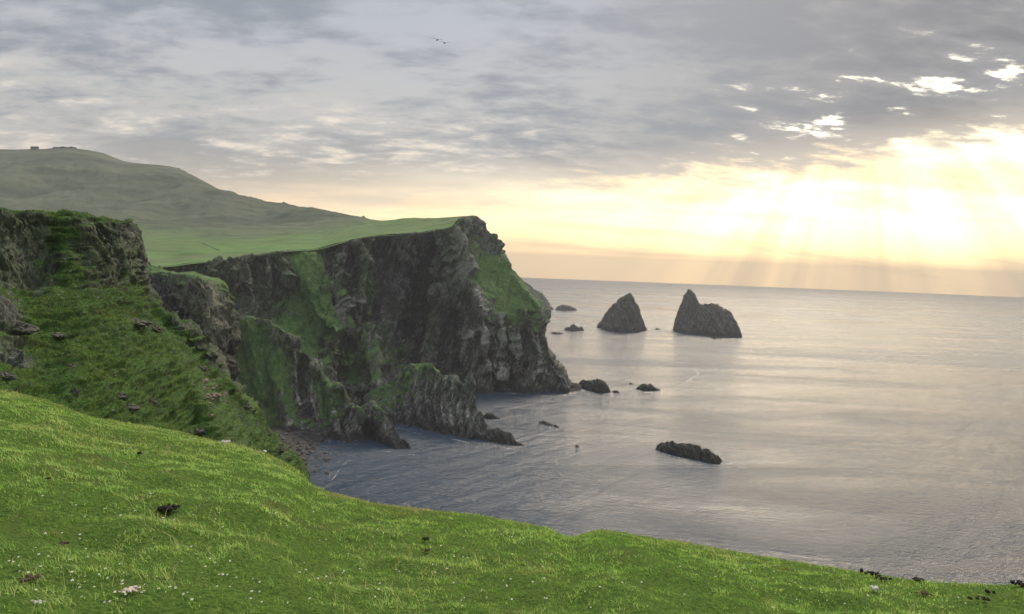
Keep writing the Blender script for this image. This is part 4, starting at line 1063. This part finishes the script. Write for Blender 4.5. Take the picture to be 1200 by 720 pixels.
for nm, px, py, wp, n, mt, fl, wx, lab, cat in (
    ('dung_heap', 196, 600, 22, 14, 'dung', .55, 1.0, 'crumbled black dung heap in the turf at left, with pale chips in it', 'dung'),
    ('dung_heap', 497, 635, 11, 4, 'dung', .7, 1.0, 'small black dung lump in the green turf near the middle of the brink', 'dung'),
    ('dung_heap', 500, 648, 11, 4, 'brown', .5, 1.3, 'smaller brown clod just below the black dung lump', 'clod'),
    ('dung_heap', 1022, 675, 14, 6, 'dung', .6, 1.2, 'leftmost black dung clump in the row along the right brink', 'dung'),
    ('dung_heap', 1044, 674, 12, 5, 'dung', .6, 1.2, 'second black dung clump of the row, its top against the sea', 'dung'),
    ('dung_heap', 1058, 677, 11, 4, 'dung', .5, 1.3, 'third black dung clump of the row along the right brink', 'dung'),
    ('dung_heap', 1033, 681, 12, 5, 'dung', .4, 1.4, 'flat scatter of dark dung just above the white stone', 'dung'),
    ('dung_heap', 1077, 683, 15, 6, 'dung', .4, 1.5, 'low dark dung scatter right of the row at the brink', 'dung'),
    ('dung_heap', 1085, 699, 15, 6, 'brown', .45, 1.4, 'brown and black clod below the brink at right', 'clod'),
    ('dung_heap', 1158, 697, 8, 3, 'dung', .8, 1.0, 'single black dung lump near the right end of the turf', 'dung'),
    ('dung_heap', 1150, 706, 13, 5, 'dung', .35, 1.6, 'flat dark dung smear low at the right end of the turf', 'dung'),
    ('dung_heap', 1196, 688, 12, 4, 'dung', .5, 1.3, 'dark dung lump at the far right edge of the brink', 'dung'),
    ('dung_heap', 34, 683, 22, 7, 'brown', .3, 1.7, 'weathered grey brown clod with a twig look low at left', 'clod'),
    ('dung_heap', 73, 641, 12, 4, 'brown', .4, 1.3, 'small flat brown clod in the turf at far left', 'clod'),
    ('dung_heap', 163, 534, 8, 4, 'dung', .6, 1.0, 'tiny black dung lump high on the left turf below the white stone', 'dung'),
    ('dung_heap', 56, 564, 6, 3, 'dung', .6, 1.0, 'tiny black dung speck on the upper left turf', 'dung'),
    ('stone', 1024, 694, 13, 4, 'pale_stone', .6, 1.1, 'white stone lying in the turf below the row of dung', 'stone'),
    ('stone', 266, 521, 12, 3, 'pale_stone', .6, 1.3, 'white stone at the brink above the left turf', 'stone'),
    ('stone', 308, 531, 9, 3, 'pale_stone', .4, 1.6, 'flat pale stone at the brink, right of the white one', 'stone'),
    ('stone', 78, 473, 14, 3, 'pale_stone', .25, 1.6, 'flat pale stone bedded in the turf near the far left brink', 'stone'),
    ('stone_chips', 148, 697, 24, 30, 'pink_stone', .3, 1.6, 'scatter of pinkish white chips low in the left turf', 'stone'),
    ('stone_chips', 46, 711, 11, 12, 'pale_stone', .3, 1.6, 'scatter of whitish chips at the lower left corner', 'stone'),
):
    me, h = pile(px, py, wp, n, M[mt], px + py, fl, wx)
    tag(link(nm, me, None, None, h), lab, cat)

# ------------------------------------------------------------------ birds
def bird(px, py, Y, span, yaw, flap, lab, shade):
    c = P(px, py, Y)
    root = bpy.data.objects.new('bird', None); COL.objects.link(root); root.location = c; root.rotation_euler = (R(4), flap * .4, yaw)
    tag(root, lab, 'bird', 'seabirds gliding in the sky')
    L_ = span * .42
    bm = bmesh.new(); rings = []
    prof = [(-.55, .015, .012), (-.42, .06, .035), (-.2, .12, .10), (.05, .15, .13), (.25, .12, .11), (.36, .075, .075), (.44, .075, .08), (.50, .05, .05), (.53, .018, .02), (.60, .010, .010)]
    for yy, rx, rz in prof:
        rings.append([bm.verts.new((rx * L_ * math.cos(t), yy * L_, rz * L_ * math.sin(t) + (.02 * L_ if yy > .3 else 0))) for t in [k / 10 * 6.283 for k in range(10)]])
    for r0, r1 in zip(rings, rings[1:]):
        for k in range(10): bm.faces.new((r0[k], r0[(k + 1) % 10], r1[(k + 1) % 10], r1[k]))
    bm.faces.new(rings[0][::-1]); bm.faces.new(rings[-1])
    me = bpy.data.meshes.new('body'); bm.to_mesh(me); bm.free()
    for pl in me.polygons: pl.use_smooth = True
    link('body', me, shade, root)
    for sgn in (-1, 1):
        bm = bmesh.new(); st = []
        for f, ch, sw, up in ((0, .17, .0, 0), (.3, .16, .05, .10), (.55, .13, .07, .15), (.8, .08, .0, .14), (1.0, .015, -.10, .10)):
            x = sgn * (f * span * .5 + .03 * L_); z = up * span * .5 * (1 + flap) + .02
            le = (.5 * ch + sw) * span * .6; te = (-.5 * ch + sw) * span * .6; tk = .012 * span * (1 - .8 * f)
            st.append([bm.verts.new((x, le, z)), bm.verts.new((x, (le + te) / 2, z + tk)), bm.verts.new((x, te, z)), bm.verts.new((x, (le + te) / 2, z - tk * .4))])
        for r0, r1 in zip(st, st[1:]):
            for k in range(4): bm.faces.new((r0[k], r0[(k + 1) % 4], r1[(k + 1) % 4], r1[k]))
        bm.faces.new(st[0]); bm.faces.new(st[-1])
        bmesh.ops.recalc_face_normals(bm, faces=bm.faces)
        me = bpy.data.meshes.new('wing'); bm.to_mesh(me); bm.free(); link('wing', me, shade, root)
    bm = bmesh.new()
    a = [bm.verts.new(v) for v in ((-.03 * L_, -.48 * L_, 0), (.03 * L_, -.48 * L_, 0), (.10 * L_, -.75 * L_, 0), (0, -.72 * L_, .01 * L_), (-.10 * L_, -.75 * L_, 0))]
    b = [bm.verts.new(v.co - Vector((0, 0, .02 * L_))) for v in a]
    bm.faces.new(a); bm.faces.new(b[::-1])
    for k in range(5): bm.faces.new((a[k], b[k], b[(k + 1) % 5], a[(k + 1) % 5]))
    bmesh.ops.recalc_face_normals(bm, faces=bm.faces)
    me = bpy.data.meshes.new('tail'); bm.to_mesh(me); bm.free(); link('tail', me, shade, root)
M['bird_dark'] = plain('dark_feathers', (.012, .012, .014), (.03, .03, .032), 6, .8)
M['bird_grey'] = plain('grey_feathers', (.10, .10, .11), (.18, .18, .19), 6, .8)
bm = bmesh.new(); prev = None
bank = []
for q_ in np.linspace(0, 1, 7):
    a_, b_ = 236 + 20 * q_, 284.5 + 9 * q_
    bank.append(p_hill[np.argmin((hill_px[:, 0] - a_) ** 2 + (hill_px[:, 1] - b_) ** 2 + 50 * (p_hill[:, 1] > 1200))])
bank = catmull(np.array(bank), 50)
for k, v_ in enumerate(bank):
    jx = .3 * math.sin(k * 2.3); h_ = .9 + .25 * math.sin(k * 1.7)
    ring = [bm.verts.new((v_[0] + dx_, v_[1] + jx, v_[2] + dz_)) for dx_, dz_ in ((-.6, -.6), (-.35, h_ * .3), (.35, h_ * .26), (.6, -.6))]
    if prev:
        for i_ in range(4): bm.faces.new((prev[i_], prev[(i_ + 1) % 4], ring[(i_ + 1) % 4], ring[i_]))
    else: bm.faces.new(ring)
    prev = ring
bm.faces.new(prev[::-1]); bmesh.ops.recalc_face_normals(bm, faces=bm.faces)
me = bpy.data.meshes.new('field_bank'); bm.to_mesh(me); bm.free(); me.materials.append(M['boulder'])
tag(link('field_bank', me, None), 'thin dark stone bank running across the green plateau above the buttress', 'stone bank')
bird(512.5, 47.2, 58, .95, R(18), .1, 'darker and higher of the two seabirds in the grey sky', M['bird_dark'])
bird(521, 50.6, 62, .95, R(22), .0, 'paler grey seabird just right of and below the dark one', M['bird_grey'])

# ------------------------------------------------------------------ hut and old walls on the hill top
def box(bm, cx, cy, cz, sx, sy, sz):
    r_ = bmesh.ops.create_cube(bm, size=1.0)
    for v in r_['verts']: v.co = Vector((cx + v.co.x * sx, cy + v.co.y * sy, cz + v.co.z * sz))
M['hut_wall'] = plain('hut_wall', (.06, .058, .055), (.10, .098, .09), .5)
M['hut_roof'] = plain('hut_roof', (.045, .045, .048), (.07, .07, .072), .5)
M['window_dark'] = plain('dark_glass', (.01, .012, .014), (.02, .02, .022), 1, .1, .5)
c = hill_crest(43)
root = bpy.data.objects.new('hut', None); COL.objects.link(root); root.location = c
tag(root, 'low grey hut alone on the flat top of the far hill', 'hut')
def bpart(nm, mat, par, boxes):
    bm = bmesh.new()
    for b in boxes: box(bm, *b)
    me = bpy.data.meshes.new(nm); bm.to_mesh(me); bm.free(); return link(nm, me, mat, par)
wl_ = bpart('wall', M['hut_wall'], root, [(0, 0, 1.5, 18, 8, 7)])
bpart('window', M['window_dark'], wl_, [(-5, -4.05, 2.5, 1.6, .2, 1.6)]); bpart('window', M['window_dark'], wl_, [(5, -4.05, 2.5, 1.6, .2, 1.6)])
bpart('door', M['window_dark'], wl_, [(0, -4.05, 1.6, 1.6, .2, 3.2)])
bm = bmesh.new()
vv = [bm.verts.new(v) for v in ((-9.8, -4.8, 5.0), (9.8, -4.8, 5.0), (9.8, 4.8, 5.0), (-9.8, 4.8, 5.0), (-9.8, 0, 7.2), (9.8, 0, 7.2))]
for f in ((0, 1, 5, 4), (2, 3, 4, 5), (0, 4, 3), (1, 2, 5), (3, 2, 1, 0)): bm.faces.new([vv[k] for k in f])
me = bpy.data.meshes.new('roof'); bm.to_mesh(me); bm.free(); link('roof', me, M['hut_roof'], root)
for k, (px, wv, lb) in enumerate(((64, 9, 'leftmost tumbled stone heap on the skyline right of the hut'), (75, 14, 'middle and longest tumbled stone heap on the hill skyline'), (87, 11, 'rightmost tumbled stone heap on the hill skyline'))):
    me = lump_mesh('stone_heap', 30 + k, 3, .5, (wv, 5, 3.0), 2.2)
    tag(link('stone_heap', me, M['hut_wall'], None, hill_crest(px)), lb, 'stone heap')
me = lump_mesh('boulder', 50, 3, .4, (1.8, 1.4, 1.7))
tag(link('boulder', me, M['boulder'], None, P(270, 304.0, 512)), 'lone dark boulder standing on the green plateau edge beyond the buttress', 'boulder')

# ------------------------------------------------------------------ haze
bm = bmesh.new(); box(bm, 0, 0, 0, 2 * SEA_R + 600, 2 * SEA_R + 600, 1)
for v in bm.verts: v.co.z = -6.0 if v.co.z < 0 else 425.0
me = bpy.data.meshes.new('haze'); bm.to_mesh(me); bm.free()
m = bpy.data.materials.new('haze_air'); m.use_nodes = True; m.node_tree.nodes.clear()
t = NT(m.node_tree); pv = t.n.new('ShaderNodeVolumePrincipled'); o_ = t.n.new('ShaderNodeOutputMaterial')
pv.inputs['Color'].default_value = (.50, .525, .57, 1); pv.inputs['Density'].default_value = .00015; pv.inputs['Anisotropy'].default_value = .15
t.l.new(pv.outputs[0], o_.inputs['Volume'])
tag(link('haze', me, m), kind='stuff')
